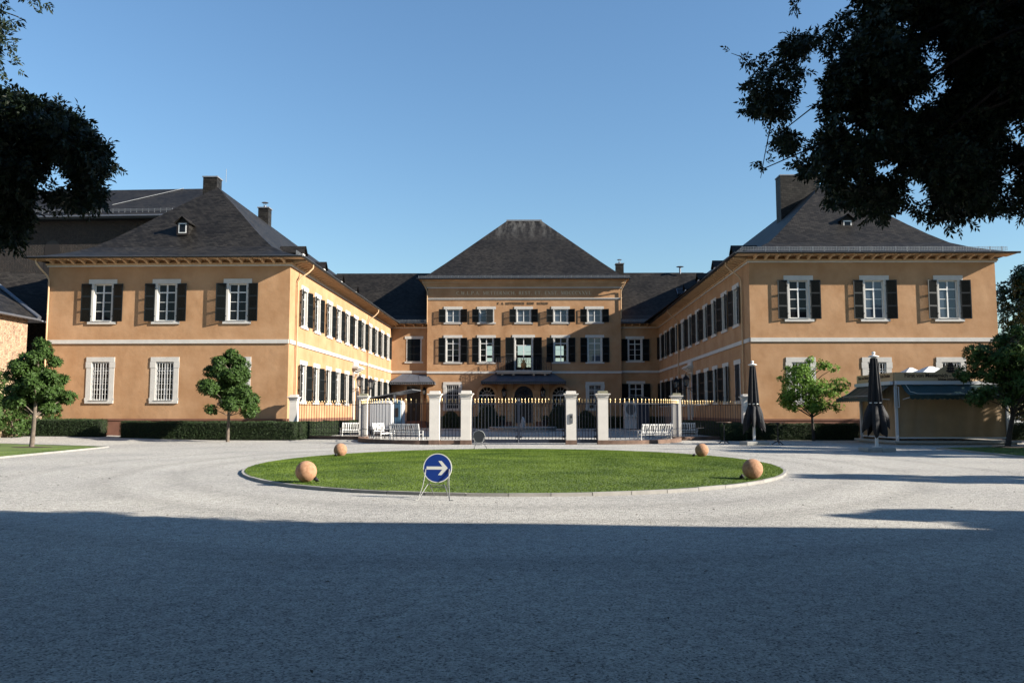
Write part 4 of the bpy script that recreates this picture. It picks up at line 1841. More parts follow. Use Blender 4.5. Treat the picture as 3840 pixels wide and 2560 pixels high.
def run_fence(name, label, cat, path, n, m='iron', kerb=True, rails=(2.28, .78, .43), zb=.30, gate=False, group=None):
    """path(t) -> (x, y)"""
    p0 = Vector((*path(0), 0))
    t = thing(name, label, cat, p0, 0, group)
    K = 40
    pts = [Vector((*path(i / K), 0)) - p0 for i in range(K + 1)]
    for z in rails:
        mb = MB()
        rows = []
        for i, p in enumerate(pts):
            d = (pts[min(i + 1, K)] - pts[max(i - 1, 0)]).normalized()
            nn = Vector((-d.y, d.x, 0))
            rows.append([p + nn * .022 + Vector((0, 0, z + .014)), p - nn * .022 + Vector((0, 0, z + .014)), p - nn * .022 + Vector((0, 0, z - .014)), p + nn * .022 + Vector((0, 0, z - .014))])
        mb.grid(rows, 0, True, False)
        mb.build('rail', M[m], t)
    if kerb:
        mb = MB()
        rows = []
        for i, p in enumerate(pts):
            d = (pts[min(i + 1, K)] - pts[max(i - 1, 0)]).normalized()
            nn = Vector((-d.y, d.x, 0)) * .17
            rows.append([p - nn + Vector((0, 0, -.05)), p - nn + Vector((0, 0, .23)), p + nn + Vector((0, 0, .23)), p + nn + Vector((0, 0, -.05))])
        mb.grid(rows, 0, False, False)
        mb.build('base_kerb', M['base'], t)
    lens = [0]
    for i in range(K):
        lens.append(lens[-1] + (pts[i + 1] - pts[i]).length)
    for i in range(n):
        s = lens[-1] * (i + .5) / n
        for k in range(K):
            if lens[k + 1] >= s:
                f = (s - lens[k]) / (lens[k + 1] - lens[k])
                p = pts[k].lerp(pts[k + 1], f)
                break
        picket(t, p.x, p.y, zb, 2.33, m)
    return t


def lin(a, b):
    return lambda t: (a[0] + (b[0] - a[0]) * t, a[1] + (b[1] - a[1]) * t)


def quarter(a, b):
    """from the outer pillar a straight forward, then round to the gate pillar b"""
    def f(t):
        th = t * math.pi / 2
        return a[0] + (b[0] - a[0]) * (1 - math.cos(th)), a[1] + (b[1] - a[1]) * math.sin(th)
    return f


run_fence('iron_fence', 'straight iron fence with gilded tips in front of the sunlit court wall', 'fence', lin((clx + .3, cly - .1), (ax_ - .3, ay_)), 24)
run_fence('iron_fence', 'curved iron fence with gilded tips in front of the white trailer', 'fence', quarter((ax_ + .1, ay_ - .3), (gx[0] - .3, YG)), 33, 'blueiron')
run_fence('iron_fence', 'short iron fence panel on a stone kerb between two close white pillars', 'fence', lin((gx[0] + .3, YG), (gx[1] - .3, YG)), 6, 'iron')
run_fence('iron_fence', 'curved iron fence in front of the sunlit back of a white bench', 'fence', quarter((bx_ - .1, by_ - .3), (gx[3] + .3, YG)), 34, 'blueiron')
run_fence('iron_fence', 'straight iron fence in front of the shaded court wall', 'fence', lin((bx_ + .3, by_), (crx - .3, cry)), 24)


def gate_leaf(t, x0, x1, n, z0=.09):
    w = x1 - x0
    f = MB()
    for x in (x0, x1):
        f.box(x - .03, x + .03, -.03, .03, z0, 2.42)
    f.build('stile', M['blueiron'], t) if False else None
    l = obj('gate_leaf', MB().box(x0 + .03, x1 - .03, -.012, .012, z0, .27).mesh('gate_leaf', M['blueiron']), t)
    for z in (2.28, .78, .43, .27):
        MB().box(x0 + .03, x1 - .03, -.022, .022, z - .016, z + .016).build('rail', M['blueiron'], l)
    for x in (x0, x1):
        sb = MB().box(x - .03, x + .03, -.032, .032, z0, 2.36)
        for z in (2.28, .78, .43):
            s = 1 if x == x0 else -1
            sb.poly([(x, z + .09), (x + s * .12, z + .05), (x + s * .26, z), (x + s * .12, z - .05), (x, z - .09)], -.02, .02)
        sb.lathe([(.03, 2.36), (.045, 2.42), (.02, 2.5), (.0, 2.6)], 8, (x, 0), cap=False)
        sb.build('stile', M['blueiron'], l)
    for i in range(n):
        x = x0 + w * (i + .75) / (n + .5)
        o = obj('picket', _pm.setdefault((.27, 2.33, 'blueiron'), MB().tube([(0, 0, .27), (0, 0, 2.33)], .0165, 6).mesh('picket', M['blueiron'])), l, (x, 0, 0))
        f = MB()
        fo = obj('finial', FINM, l, (x, 0, 2.33))


mg = thing('main_gate', 'closed double-leaf iron gate with gilded tips between the two inner pillars', 'gate', ((gx[1] + gx[2]) / 2, YG, 0))
hw = (gx[2] - gx[1]) / 2 - .34
mid = at(1945, 1600, YG).x - (gx[1] + gx[2]) / 2
gate_leaf(mg, -hw, mid - .035, 13)
gate_leaf(mg, mid + .035, hw, 13)
pg = thing('pedestrian_gate', 'narrow single-leaf iron gate with gilded tips beside the intercom pillar', 'gate', ((gx[2] + gx[3]) / 2, YG, 0))
hw = (gx[3] - gx[2]) / 2 - .34
gate_leaf(pg, -hw, hw, 6)

# ------------------------------------------------------------------ stone balls with little spotlights
ball = MB()
ball.lathe([(.255 * math.sin(math.pi * k / 24), .255 - .255 * math.cos(math.pi * k / 24)) for k in range(25)], 40, cap=False)
BALL = ball.mesh('ball', M['terra'])
lampm = MB()
lampm.lathe([(.055, -.07), (.065, .05), (.06, .06), (.0, .045)], 12)
lampm.tube([(-.07, 0, 0), (-.07, 0, -.10), (.07, 0, -.10), (.07, 0, 0)], .01, 5)
for px, py, lb, lx in ((1147, 1806, 'terracotta stone ball on the lawn edge, nearest the arrow sign', .30), (1276, 1711, 'terracotta stone ball at the back of the lawn before the curved fence and benches', -.12),
                       (2632, 1712, 'terracotta stone ball at the back of the lawn, in front of a bistro table', -.34), (2823, 1795, 'terracotta stone ball at the lawn end nearest the kiosk', -.33)):
    q = gnd(px, py, .09)
    t = thing('stone_ball', lb, 'stone ball', (q.x, q.y, .085), rnd.uniform(0, 6), 'terracotta stone balls on the oval lawn')
    obj('ball', BALL, t)
    s = thing('spotlight', 'small black ground spotlight beside the %s' % lb.split(', ')[0].replace('terracotta ', ''), 'spotlight', (q.x + lx, q.y - .22, .17), 0, 'ground spotlights beside the stone balls')
    s['label'] = 'small ground spotlight ' + {1147: 'at the foot of the stone ball near the arrow sign', 1276: 'at the stone ball before the curved fence and benches',
                                               2632: 'at the stone ball before a bistro table', 2823: 'at the stone ball nearest the kiosk'}[px]
    lo = lampm.build('lamp_head', M['rubber'], s)
    lo.scale = (.75, .75, .75)
    lo.rotation_euler = (R(50), 0, R(-50 if lx > 0 else 50))
    MB().tube([(0, 0, -.10), (0, 0, -.20)], .012, 6).build('stake', M['rubber'], s)
    


# ------------------------------------------------------------------ round signs on wire stands
def sign(q, rz, label, back):
    t = thing('traffic_sign', label, 'sign', q, rz, 'round signs on wire stands')
    r = .30
    zc_ = .62
    tilt = Matrix.Translation((0, 0, zc_)) @ Matrix.Rotation(R(-6), 4, 'X')
    d = MB()
    n = 48
    ring = [(math.cos(2 * math.pi * i / n), math.sin(2 * math.pi * i / n)) for i in range(n)]
    F_ = lambda rr, y: [tilt @ Vector((rr * a, y, rr * b)) for a, b in ring]
    d.grid([F_(r - .018, -.012), F_(r, -.012), F_(r, .012), F_(r - .012, .012)], 1, True, False)
    d.face(F_(r - .012, .010), 2)
    d.build('sign_rim', [M['blue'], M['signwhite'], M['signback']], t)
    f = MB()
    f.face(F_(r - .018, -.0118)[::-1], 0)
    f.build('sign_face', M['blue'], t)
    a = MB()
    s_, L_ = .031, .21
    body = [(-.228, -.031), (.10, -.031), (-.005 + .02, -.145), (.085, -.145), (.215, 0), (.085, .145), (.015, .145), (.10, .031), (-.228, .031)]
    a.face([tilt @ Vector((x, -.0135, z)) for x, z in body[:3] + body[3:5] + body[5:]])
    a.build('arrow', M['signwhite'], t)
    w = MB()
    for s in (-1, 1):
        top = tilt @ Vector((s * .245, -.03, -.10))
        w.tube([(s * .33, -.42, .0), (s * .27, -.20, .26), tuple(top), tuple(top + Vector((0, .02, .08)))], .0085, 6)
        w.tube([tuple(top + Vector((0, .03, .06))), (s * .17, .16, .22), (s * .13, .40, .0)], .0085, 6)
        w.tube([(s * .33, -.42, .0), (s * .32, -.46, .01), (s * .40, -.47, .01)], .0085, 6)
        w.tube([(s * .33, -.42, 0), (s * .17, -.16, .30)], .0085, 6)
    w.tube([(-.18, -.16, .30), (.18, -.16, .28)], .0085, 6)
    w.tube([(-.17, .16, .22), (.17, .16, .22)], .0085, 6)
    w.build('wire_stand', M['steel'], t)
    return t


q = gnd(1640, 1868)
sign((q.x, q.y, 0), R(-4), 'blue round sign with white arrow in front of the lawn kerb', False)
q = gnd(1795, 1686)
sign((q.x, q.y + .3, 0), R(172), 'round sign seen from its dark back beside a gate pillar', True)

# ------------------------------------------------------------------ closed parasols
def parasol(q, H, label, seed):
    rr = random.Random(seed)
    t = thing('parasol', label, 'parasol', q, rr.uniform(-.2, .2), 'closed black parasols on concrete bases')
    b = MB()
    for i, (x0, x1) in enumerate(((-.64, -.012), (.012, .64))):
        rows = []
        for o, z in ((0, .02), (0, .16), (.03, .20)):
            rows.append([(x0 + o, -.5 + o, z), (x1 - o, -.5 + o, z), (x1 - o, .5 - o, z), (x0 + o, .5 - o, z)])
        b.grid(rows, 0, True, False)
        b.face(rows[-1])
    b.build('base', M['concrete'], t)
    p = MB()
    p.box(-.15, .15, -.15, .15, .2, .23)
    p.box(-.055, .055, -.055, .055, .23, 1.1)
    p.lathe([(.045, 1.1), (.04, H - .15)], 12)
    p.build('pole', M['white'], t)
    fin = MB()
    fin.lathe([(.10, H - .30), (.12, H - .26), (.24, H - .235), (.25, H - .21), (.14, H - .17), (.07, H - .15), (.05, H - .11), (.085, H - .06), (.07, H - .01), (.0, H + .02)], 16)
    fin.build('finial', M['white'], t)
    c = MB()
    zb_ = H * .485           # belt
    prof_ = [(1.0, .155, 0), (.9, .17, .02), (.7, .20, .04), (.0, .255, .05)]
    rows = []
    n = 96
    K = 14
    for k in range(K + 1):
        z = zb_ + (H - .30 - zb_) * (1 - k / K)
        f = k / K
        r0 = .13 + .16 * f ** .9 - (.02 if k == K else 0)
        rows.append([((r0 + (.025 + .02 * f) * math.cos(8 * a + .7 * math.sin(a) + .4 * f)) * math.cos(a), (r0 + (.025 + .02 * f) * math.cos(8 * a + .7 * math.sin(a) + .4 * f)) * math.sin(a), z) for a in [2 * math.pi * j / n for j in range(n)]])
    for k in range(1, 9):
        f = k / 8
        row = []
        for j in range(n):
            a = 2 * math.pi * j / n
            w = 1 - 4 * abs(((8 * a + 1.1 * math.sin(a + seed) + .5) / (2 * math.pi)) % 1 - .5)
            r0 = .27 + .22 * math.sin(min(1, f * 1.15) * math.pi / 2) + w * (.03 + .11 * f) + .02 * math.sin(5 * a + 9 * f + seed)
            if f > .8:
                r0 *= 1 - .35 * (f - .8)
            zz = zb_ - f * (1.26 + .20 * math.sin(2 * a + seed) + .20 * w + .06 * math.sin(3 * a))
            row.append((r0 * math.cos(a), r0 * math.sin(a), zz))
        rows.append(row)
    c.grid(rows, 0, True, False)
    cn_ = c.build('canopy', M['canvas'], t)
    sm = cn_.modifiers.new('thick', 'SOLIDIFY')
    sm.thickness = .012
    s = MB()
    s.lathe([(.275, zb_ - .025), (.30, zb_ - .02), (.30, zb_ + .02), (.275, zb_ + .025)], 24, cap=False)
    s.build('strap', M['signwhite'], t)
    return t


parasol(tuple(gnd(2829, 1668)), 4.62, 'closed black parasol between the two bistro tables', 2)
parasol(tuple(gnd(3289, 1692)), 4.56, 'closed black parasol in front of the kiosk', 5)


def bistro(q, label):
    t = thing('bistro_table', label, 'table', q, rnd.uniform(0, 2), 'tall cast-iron bistro tables')
    h = 1.20
    MB().lathe([(.41, h), (.42, h + .012), (.42, h + .03), (.40, h + .038)], 28).build('table_top', M['brown'], t)
    MB().lathe([(.05, .16), (.07, .2), (.035, .26), (.028, .6), (.04, .62), (.028, .66), (.028, h - .12), (.06, h - .05), (.14, h - .002)], 12).build('stem', M['iron'], t)
    for k in range(3):
        a = k * 2.094
        ca, sa = math.cos(a), math.sin(a)
        MB().tube([(.03 * ca, .03 * sa, .18), (.16 * ca, .16 * sa, .15), (.28 * ca, .28 * sa, .05), (.35 * ca, .35 * sa, .02)], [.035, .03, .025, .028], 6).build('foot', M['iron'], t)
    return t


bistro(tuple(gnd(2716.5, 1663)), 'tall bistro table before the fence, farther from the kiosk')
bistro(tuple(gnd(2918, 1667)), 'tall bistro table beside the young light green tree')


# ------------------------------------------------------------------ white benches
def make_bench(W_):
    t = thing('bench', 'white slatted wooden garden bench', 'bench', (0, 0, 0))
    a = W_ / 2
    m = M['white']
    for s in (-1, 1):
        x = s * (a - .03)
        b = MB()
        b.box(x - .03, x + .03, .24, .31, 0, .44)
        Mx = Matrix.Translation((x, .275, .44)) @ Matrix.Rotation(R(-13), 4, 'X')
        b.box(-.03, .03, -.035, .035, 0, .64, 0, Mx)
        b.build('leg', m, t)
        MB().box(x - .03, x + .03, -.30, -.24, 0, .62).build('leg', m, t)
        MB().box(x - .04, x + .04, -.34, .34, .62, .655).build('armrest', m, t)
    st_ = MB()
    for k in range(6):
        y = -.28 + k * .095
        st_.box(-a + .06, a - .06, y, y + .075, .405 - .005 * k, .43 - .005 * k)
    st_.box(-a + .06, a - .06, -.30, -.285, .33, .42)
    st_.build('seat', m, t)
    bk = MB()
    Mx = Matrix.Translation((0, .275, .44)) @ Matrix.Rotation(R(-13), 4, 'X')
    bk.box(-a + .06, a - .06, -.02, .02, .54, .63, 0, Mx)
    bk.box(-a + .06, a - .06, -.02, .02, .06, .12, 0, Mx)
    n = int(W_ / .16)
    for i in range(n):
        x = -a + .06 + (W_ - .12) * (i + .5) / n
        bk.box(x - .04, x + .04, -.01, .01, .121, .539, 0, Mx)
    bk.build('backrest', m, t)
    return t


def place_bench(o, x, y, rz, label):
    o.location = (x, y, 0)
    o.rotation_euler = (0, 0, rz)
    o['label'] = label
    o['group'] = 'white benches behind the fence'
    return o


b0 = make_bench(2.1)
bq = lambda px, Y: at(px, 1640, Y).x
place_bench(b0, bq(1524, 53.3), 53.3, R(162), 'white bench with its back to the gravel, before the small trailer')
place_bench(copy_tree(b0), bq(2455, 52.8), 52.8, R(196), 'white bench whose slatted back catches the sun behind the curved fence')
b1 = make_bench(1.55)
place_bench(b1, bq(1435, 56.6), 56.6, R(70), 'short white bench seen end-on beside the trailer wheel')
place_bench(copy_tree(b1), bq(1318, 60.3), 60.3, R(205), 'white bench in front of the sunlit hedge and court wall')
place_bench(copy_tree(b1), bq(2573, 59.8), 59.8, R(158), 'white bench in the shade behind the straight fence')
place_bench(copy_tree(b1), bq(2513, 57.5), 57.5, R(285), 'white bench end-on in the shade beside the rounded fence pillar')

# ------------------------------------------------------------------ trailers in the court
tq = at(1433, 1600, 66)
tr = thing('sales_trailer', 'white sales trailer with its roof flap raised, parked in the sunlit court corner', 'trailer', (tq.x, 66, 0), R(-4))
x0, x1 = at(1378, 1500, 66).x - tq.x, at(1484, 1500, 66).x - tq.x
b = MB()
rows = []
for y, k in ((-.32, .0), (-.22, .12), (0, .22), (.4, .26), (3.6, .26)):
    pts = []
    zt = 2.62 + k * .8
    for (x, z) in ((x0 + .26 - k, .42), (x0 + .26 - k, zt - .25), (x0 + .4 - k * .8, zt - .05), (x0 + .6, zt), (x1 - .5, zt), (x1 - .4 + k * .8, zt - .05), (x1 - .26 + k, zt - .25), (x1 - .26 + k, .42)):
        pts.append((x, y, z))
    rows.append(pts)
b.grid(rows, 0, False, False)
b.face(rows[0][::-1], 0)
b.face(rows[-1], 0)
b.box(x0 + .1, x1 - .1, -.2, 3.5, .36, .43, 1)
b.build('body', [M['trailer'], M['grey']], tr)
fl = MB()
a_, b_ = Vector((x0 - .05, 0, 2.86)), Vector((at(1552, 1461, 66).x - tq.x, 0, at(1552, 1461, 66).z))
mid_ = a_.lerp(b_, .62)
for p, q_ in ((a_, mid_), (mid_, b_)):
    Mx = Matrix.Translation(p + Vector((0, -.5, 0))) @ Matrix.Rotation(-math.atan2(q_.z - p.z, q_.x - p.x), 4, 'Y')
    L_ = (q_ - p).length
    fl.box(0, L_, 0, 3.6, -.03, .05, 0, Mx)
fl.build('roof_flap', M['grey'], tr)
MB().box(x1 - .12, x1 + .02, -.2, -.06, 2.6, 3.32).build('flap_post', M['trailer'], tr)
MB().box(x1 + .001, x1 + .42, -.15, .05, .45, 2.72).build('display_panel', M['bluep'], tr)
MB().box(x1 + .03, x1 + .27, -.17, -.151, 1.45, 2.15).build('poster', M['wood'], tr)
for x in (x0 + .35, x1 - .35):
    w = MB()
    Mx = Matrix.Translation((x, .35, .30)) @ Matrix.Rotation(R(90), 4, 'X')
    rows = [[Mx @ Vector((r_ * math.cos(2 * math.pi * j / 20), r_ * math.sin(2 * math.pi * j / 20), z)) for j in range(20)] for r_, z in ((.1, -.1), (.26, -.1), (.30, -.06), (.30, .06), (.26, .1), (.1, .1))]
    w.grid(rows, 0, True)
    w.face(rows[0][::-1])
    w.face(rows[-1])
    w.build('wheel', M['rubber'], tr)
MB().box(x0 - .25, x0 + .55, -1.25, -.9, .42, .72).box(x0 + .1, x0 + .2, -.95, -.2, .4, .48).build('drawbar', M['rubber'], tr)

kq = at(2366, 1600, 88)
kt = thing('drinks_stand', 'small arched-roof stand with a white round-motif end panel, in the shaded court', 'stand', (kq.x, 88, 0), R(-3))
w = 43 / 3100 * 88
b = MB()
b.box(-w / 2, w / 2, 0, 2.6, .1, 3.0, 0)
b.build('end_panel', M['trailer'], kt)
d = MB()
rows = []
d.face([(.0 + .50 * math.cos(2 * math.pi * j / 32), -.012, 2.15 + .62 * math.sin(2 * math.pi * j / 32)) for j in range(32)][::-1])
d.build('round_motif', M['grey'], kt)
MB().box(-w / 2 - .05, w / 2 + .05, -.2, -.001, 1.35, 1.40).build('counter', M['trailer'], kt)
MB().box(w / 2 + .002, w / 2 + 1.35, .15, 2.5, .1, 3.0).build('body', M['darkblue'], kt)
rf = MB()
pts = []
xa, xb = at(2328, 1490, 88).x - kq.x, at(2455, 1490, 88).x - kq.x
for i in range(13):
    t = i / 12
    pts.append((xa + (xb - xa) * t, 3.05 + .42 * math.sin(math.pi * t)))
rf.grid([[(x, -.4, z) for x, z in pts], [(x, 2.8, z) for x, z in pts]], 0)
rf.grid([[(x, -.4, z + .06) for x, z in pts][::-1], [(x, 2.8, z + .06) for x, z in pts][::-1]], 0)
rf.grid([[(x, -.4, z) for x, z in pts][::-1], [(x, -.4, z + .06) for x, z in pts][::-1]], 0, False, False)
rf.build('roof', M['lead'], kt)

# ------------------------------------------------------------------ fountain
fc = at(1961, 1600, 80)
ft = thing('fountain', 'low round stone fountain with a foaming jet in the court', 'fountain', (fc.x, 80, 0))
rb = 3.15
MB().lathe([(rb + .12, 0), (rb + .12, .06), (rb - .02, .1), (rb, .26), (rb + .1, .32), (rb + .1, .42), (rb - .25, .43), (rb - .3, .30)], 56, cap=False).build('basin', M['basin'], ft)
MB().lathe([(0, .30), (rb - .27, .31)], 56, cap=False).build('water', M['pane'], ft)
j = MB()
jr = random.Random(4)
for s in range(26):
    a = jr.uniform(0, 6.28)
    r1 = jr.uniform(.03, .34)
    h = 1.45 - 2.1 * r1 * r1 - jr.uniform(0, .55) * (r1 / .3)
    n = 7
    pts = []
    for k in range(n):
        t = k / (n - 1)
        rr_2 = r1 * t
        z = .3 + (h - .3) * (1 - (1 - 1.6 * t) ** 2 if t < .62 else 1 - ((t - .62) / .38) ** 2 * 1.0)
        pts.append((rr_2 * math.cos(a) + jr.uniform(-.012, .012), rr_2 * math.sin(a), max(.3, z)))
    j.tube(pts, [.018 + .022 * t / n for t in range(n)], 5)
j.build('water_jet', M['water'], ft)


# ------------------------------------------------------------------ hedges, clipped domes, pots
def hedge(x0, x1, y0, y1, h, label, seed, z0=0.0, rz=0.0, dens=900, leaf=.055):
    """clipped yew: a dark core under a skin of small leaves"""
    cx, cy = (x0 + x1) / 2, (y0 + y1) / 2
    a, b = (x1 - x0) / 2, (y1 - y0) / 2
    rg = np.random.default_rng(seed)
    P = []
    for (n_, f) in ((4 * a * h, lambda n: np.stack([rg.uniform(-a, a, n), np.where(rg.random(n) < .75, -b, b), rg.uniform(.04, h, n)], 1)),
                    (4 * b * h, lambda n: np.stack([np.where(rg.random(n) < .5, -a, a), rg.uniform(-b, b, n), rg.uniform(.04, h, n)], 1)),
                    (4 * a * b, lambda n: np.stack([rg.uniform(-a, a, n), rg.uniform(-b, b, n), np.full(n, h)], 1))):
        P.append(f(max(10, int(n_ * dens))))
    P = np.concatenate(P)
    P += rg.normal(size=P.shape) * .028
    P[:, 2] += .018 * np.sin(P[:, 0] * 2.1) + .012 * np.sin(P[:, 0] * 5.3 + P[:, 1])
    V = single_leaves(P, rg, leaf, leaf * .55, -.25)
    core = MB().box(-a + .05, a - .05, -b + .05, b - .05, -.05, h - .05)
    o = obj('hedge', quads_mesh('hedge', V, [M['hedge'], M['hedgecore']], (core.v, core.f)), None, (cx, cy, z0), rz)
    return tag(o, label, 'hedge', 'clipped hedges along the palace')


# beside the church wing
hx = lambda px, y: at(px, 1600, y).x
hedge(-33.0, hx(388, 54.2), 53.8, 54.8, 1.08, 'short clipped hedge under the first barred window, beside the magnolia tree', 31, .22, R(-1.2))
hedge(hx(444, 53.4), hx(1104, 53), 53.4, 54.5, 1.12, 'long clipped hedge in front of the barred windows and slender tree', 32, .03, R(-2.2))
hedge(-15.6, -14.5, 53.9, 57.4, 1.12, 'clipped hedge end turning the sunlit palace corner', 33, 0)
hedge(-15.9, -14.9, 57.6, 76.5, 1.05, 'clipped hedge along the sunlit court wall', 34, 0, R(.4), 500)
hedge(hx(2706, 53.2), hx(2790, 53.2) , 52.6, 53.6, 1.0, 'small clipped hedge with a lit top behind the bistro table', 35)
hedge(hx(2792, 54.2), hx(3212, 54.2), 53.7, 54.7, 1.02, 'dark clipped hedge behind the young light green tree', 36)
hedge(31.4, 37.5, 53.9, 54.9, 1.05, 'dark clipped hedge beyond the kiosk', 37)
hedge(14.1, 15.0, 56.9, 76.5, 1.05, 'clipped hedge along the shaded court wall', 38, 0, R(.6), 500)
for px0, px1, sd, lb in ((1652, 1730, 41, 'low dark hedge under the barred ground-floor window beside the small awning'), (1776, 1800, 42, 'low dark hedge beside the dome bush near the shut gate leaf'),
                         (2164, 2242, 43, 'low dark hedge under the shaded barred window'), (2252, 2345, 44, 'low dark hedge in front of the recessed link in shade'), (2440, 2506, 45, 'low dark hedge beside the arched-roof stand')):
    hedge(at(px0, 1590, 95.5).x, at(px1, 1590, 95.5).x, 95, 96, 1.3, lb, sd, 0, 0, 300, .08)


def dome(px, Y, r, h, label, seed, z0=0, dens=4200):
    rg = np.random.default_rng(seed)
    d = rg.normal(size=(dens, 3))
    d[:, 2] = np.abs(d[:, 2])
    d /= np.linalg.norm(d, axis=1)[:, None]
    P = d * np.array([r, r, h]) * (1 + rg.normal(size=(dens, 1)) * .025)
    V = single_leaves(P, rg, .09, .05, -.2)
    core = MB()
    core.lathe([(r * .96 * math.cos(t), h * .96 * math.sin(t)) for t in [math.pi / 2 * k / 8 for k in range(9)]], 20, cap=False)
    o = obj('dome_bush', quads_mesh('dome_bush', V, [M['hedge'], M['hedgecore']], (core.v, core.f)), None, (at(px, 1560, Y).x, Y, z0))
    return tag(o, label, 'bush', 'clipped bushes in the court')


dome(1830, 95, 1.36, 2.55, 'tall clipped dome bush behind the main gate, nearer the sunlit wing', 51)
dome(2099, 95, 1.36, 2.6, 'tall clipped dome bush beside the intercom pillar', 52)
dome(1690, 96.2, 1.15, 1.95, 'flattened clipped bush under the barred window beside the small awning', 53)
dome(2197, 96.2, 1.15, 1.98, 'flattened clipped bush under the barred window in shade', 54)


def flowerpot(px, Y, label, seed):
    x = at(px, 1570, Y).x
    t = thing('flower_pot', label, 'flower pot', (x, Y, 0), 0, 'dark urns beside the entrance')
    MB().lathe([(.24, 0), (.26, .08), (.20, .14), (.28, .5), (.36, .9), (.40, .95), (.40, 1.02), (.3, 1.0)], 18).build('pot', M['pot'], t)
    V = rosettes([(0, 0, 1.18, .42, .42, .26)], 90, .2, .09, seed)
    obj('foliage', quads_mesh('foliage', V, [M['darkleaf']]), t)
    rg = np.random.default_rng(seed)
    P, _ = sample_clumps([(0, 0, 1.24, .38, .38, .26)], 60, rg, .8)
    obj('flowers', quads_mesh('flowers', single_leaves(P, rg, .09, .08), [M['flower']]), t)


flowerpot(1884, 96.6, 'dark urn with red flowers beside the dome bush nearer the sunlit wing', 61)
flowerpot(2043, 96.6, 'dark urn of plants beside the dome bush near the intercom pillar', 62)


# ------------------------------------------------------------------ wall lanterns
def lantern(loc, rz, label, s=1.0, arm=None, seed=0):
    t = thing('wall_lantern', label, 'lantern', loc, rz, 'black iron wall lanterns on the palace')
    g = MB()
    r0, r1, h = .13 * s, .24 * s, .52 * s
    rows = [[(r * math.cos(math.pi / 4 + k * math.pi / 2) * 1.3, r * math.sin(math.pi / 4 + k * math.pi / 2) * 1.3, z) for k in range(4)] for r, z in ((r0, 0), (r1, h))]
    g.grid(rows, 0, True, False)
    g.build('lamp_glass', M['lampglass'], t)
    f = MB()
    for k in range(4):
        f.tube([rows[0][k], rows[1][k]], .022 * s, 4)
        f.tube([rows[1][k], rows[1][(k + 1) % 4]], .025 * s, 4)
        f.tube([rows[0][k], rows[0][(k + 1) % 4]], .022 * s, 4)
    f.lathe([(.06 * s, -.1 * s), (r0 * .9, 0)], 8)
    f.build('lamp_frame', M['iron'], t)
    c = MB()
    rr_2 = [[(r * math.cos(math.pi / 4 + k * math.pi / 2) * 1.3, r * math.sin(math.pi / 4 + k * math.pi / 2) * 1.3, z) for k in range(4)] for r, z in ((r1 * 1.12, h + .01), (r1 * .45, h + .22 * s), (r1 * .3, h + .24 * s))]
    c.grid(rr_2, 0, True, False)
    c.face(rr_2[0][::-1])
    c.lathe([(r1 * .36, h + .24 * s), (.03, h + .34 * s), (.05, h + .38 * s), (.0, h + .46 * s)], 8, cap=False)
    c.build('lamp_cap', M['iron'], t)
    if arm:
        b = MB()
        b.tube([(0, 0, -.1 * s), (0, 0, -.22), (0, arm, -.22)], .025, 6)
        b.tube([(0, .15, -.22), (0, arm * .55, -.42), (0, arm, -.62)], .02, 6)
        for c0, r_ in ((.3, .14), (arm - .25, .17)):
            b.tube([(0, c0 + r_ * (1 - .7 * k / 14) * math.cos(k * .55), -.24 - r_ + r_ * (1 - .7 * k / 14) * math.sin(k * .55)) for k in range(15)], .014, 4)
        b.tube([(0, arm, -.8), (0, arm, -.1)], .03, 6)
        b.build('bracket', M['iron'], t)
    return t


zl = 4.25
for px, lb in ((1315, 'glass lantern on a scrolled bracket, on the near side of the sunlit portal'), (1358, 'glass lantern on a scrolled bracket, on the far side of the sunlit portal')):
    u = GL.hit(px, 1440)[0]
    p = GL.p(u, zl, .85)
    lantern(p, GL.rz, lb, 1.2, .84)
for px, lb in ((2607, 'dark lantern on a bracket, on the near side of the shaded portal'), (2568, 'dark lantern on a bracket, on the far side of the shaded portal')):
    u = GR.hit(px, 1440)[0]
    lantern(GR.p(u, zl, .85), GR.rz, lb, 1.2, .84)
for fr, px, lb in ((FC, 1890, 'lantern beside the main entrance, nearer the sunlit wing'), (FC, 2035, 'lantern beside the main entrance, nearer the shaded wing'), (KL, 1597, 'small lantern at the edge of the small awning')):
    u = fr.hit(px, 1470)[0]
    lantern(fr.p(min(u, fr.L - .3), 3.7 if fr is FC else 4.0, .4), fr.rz, lb, 1.35 if fr is FC else 1.0, .39)

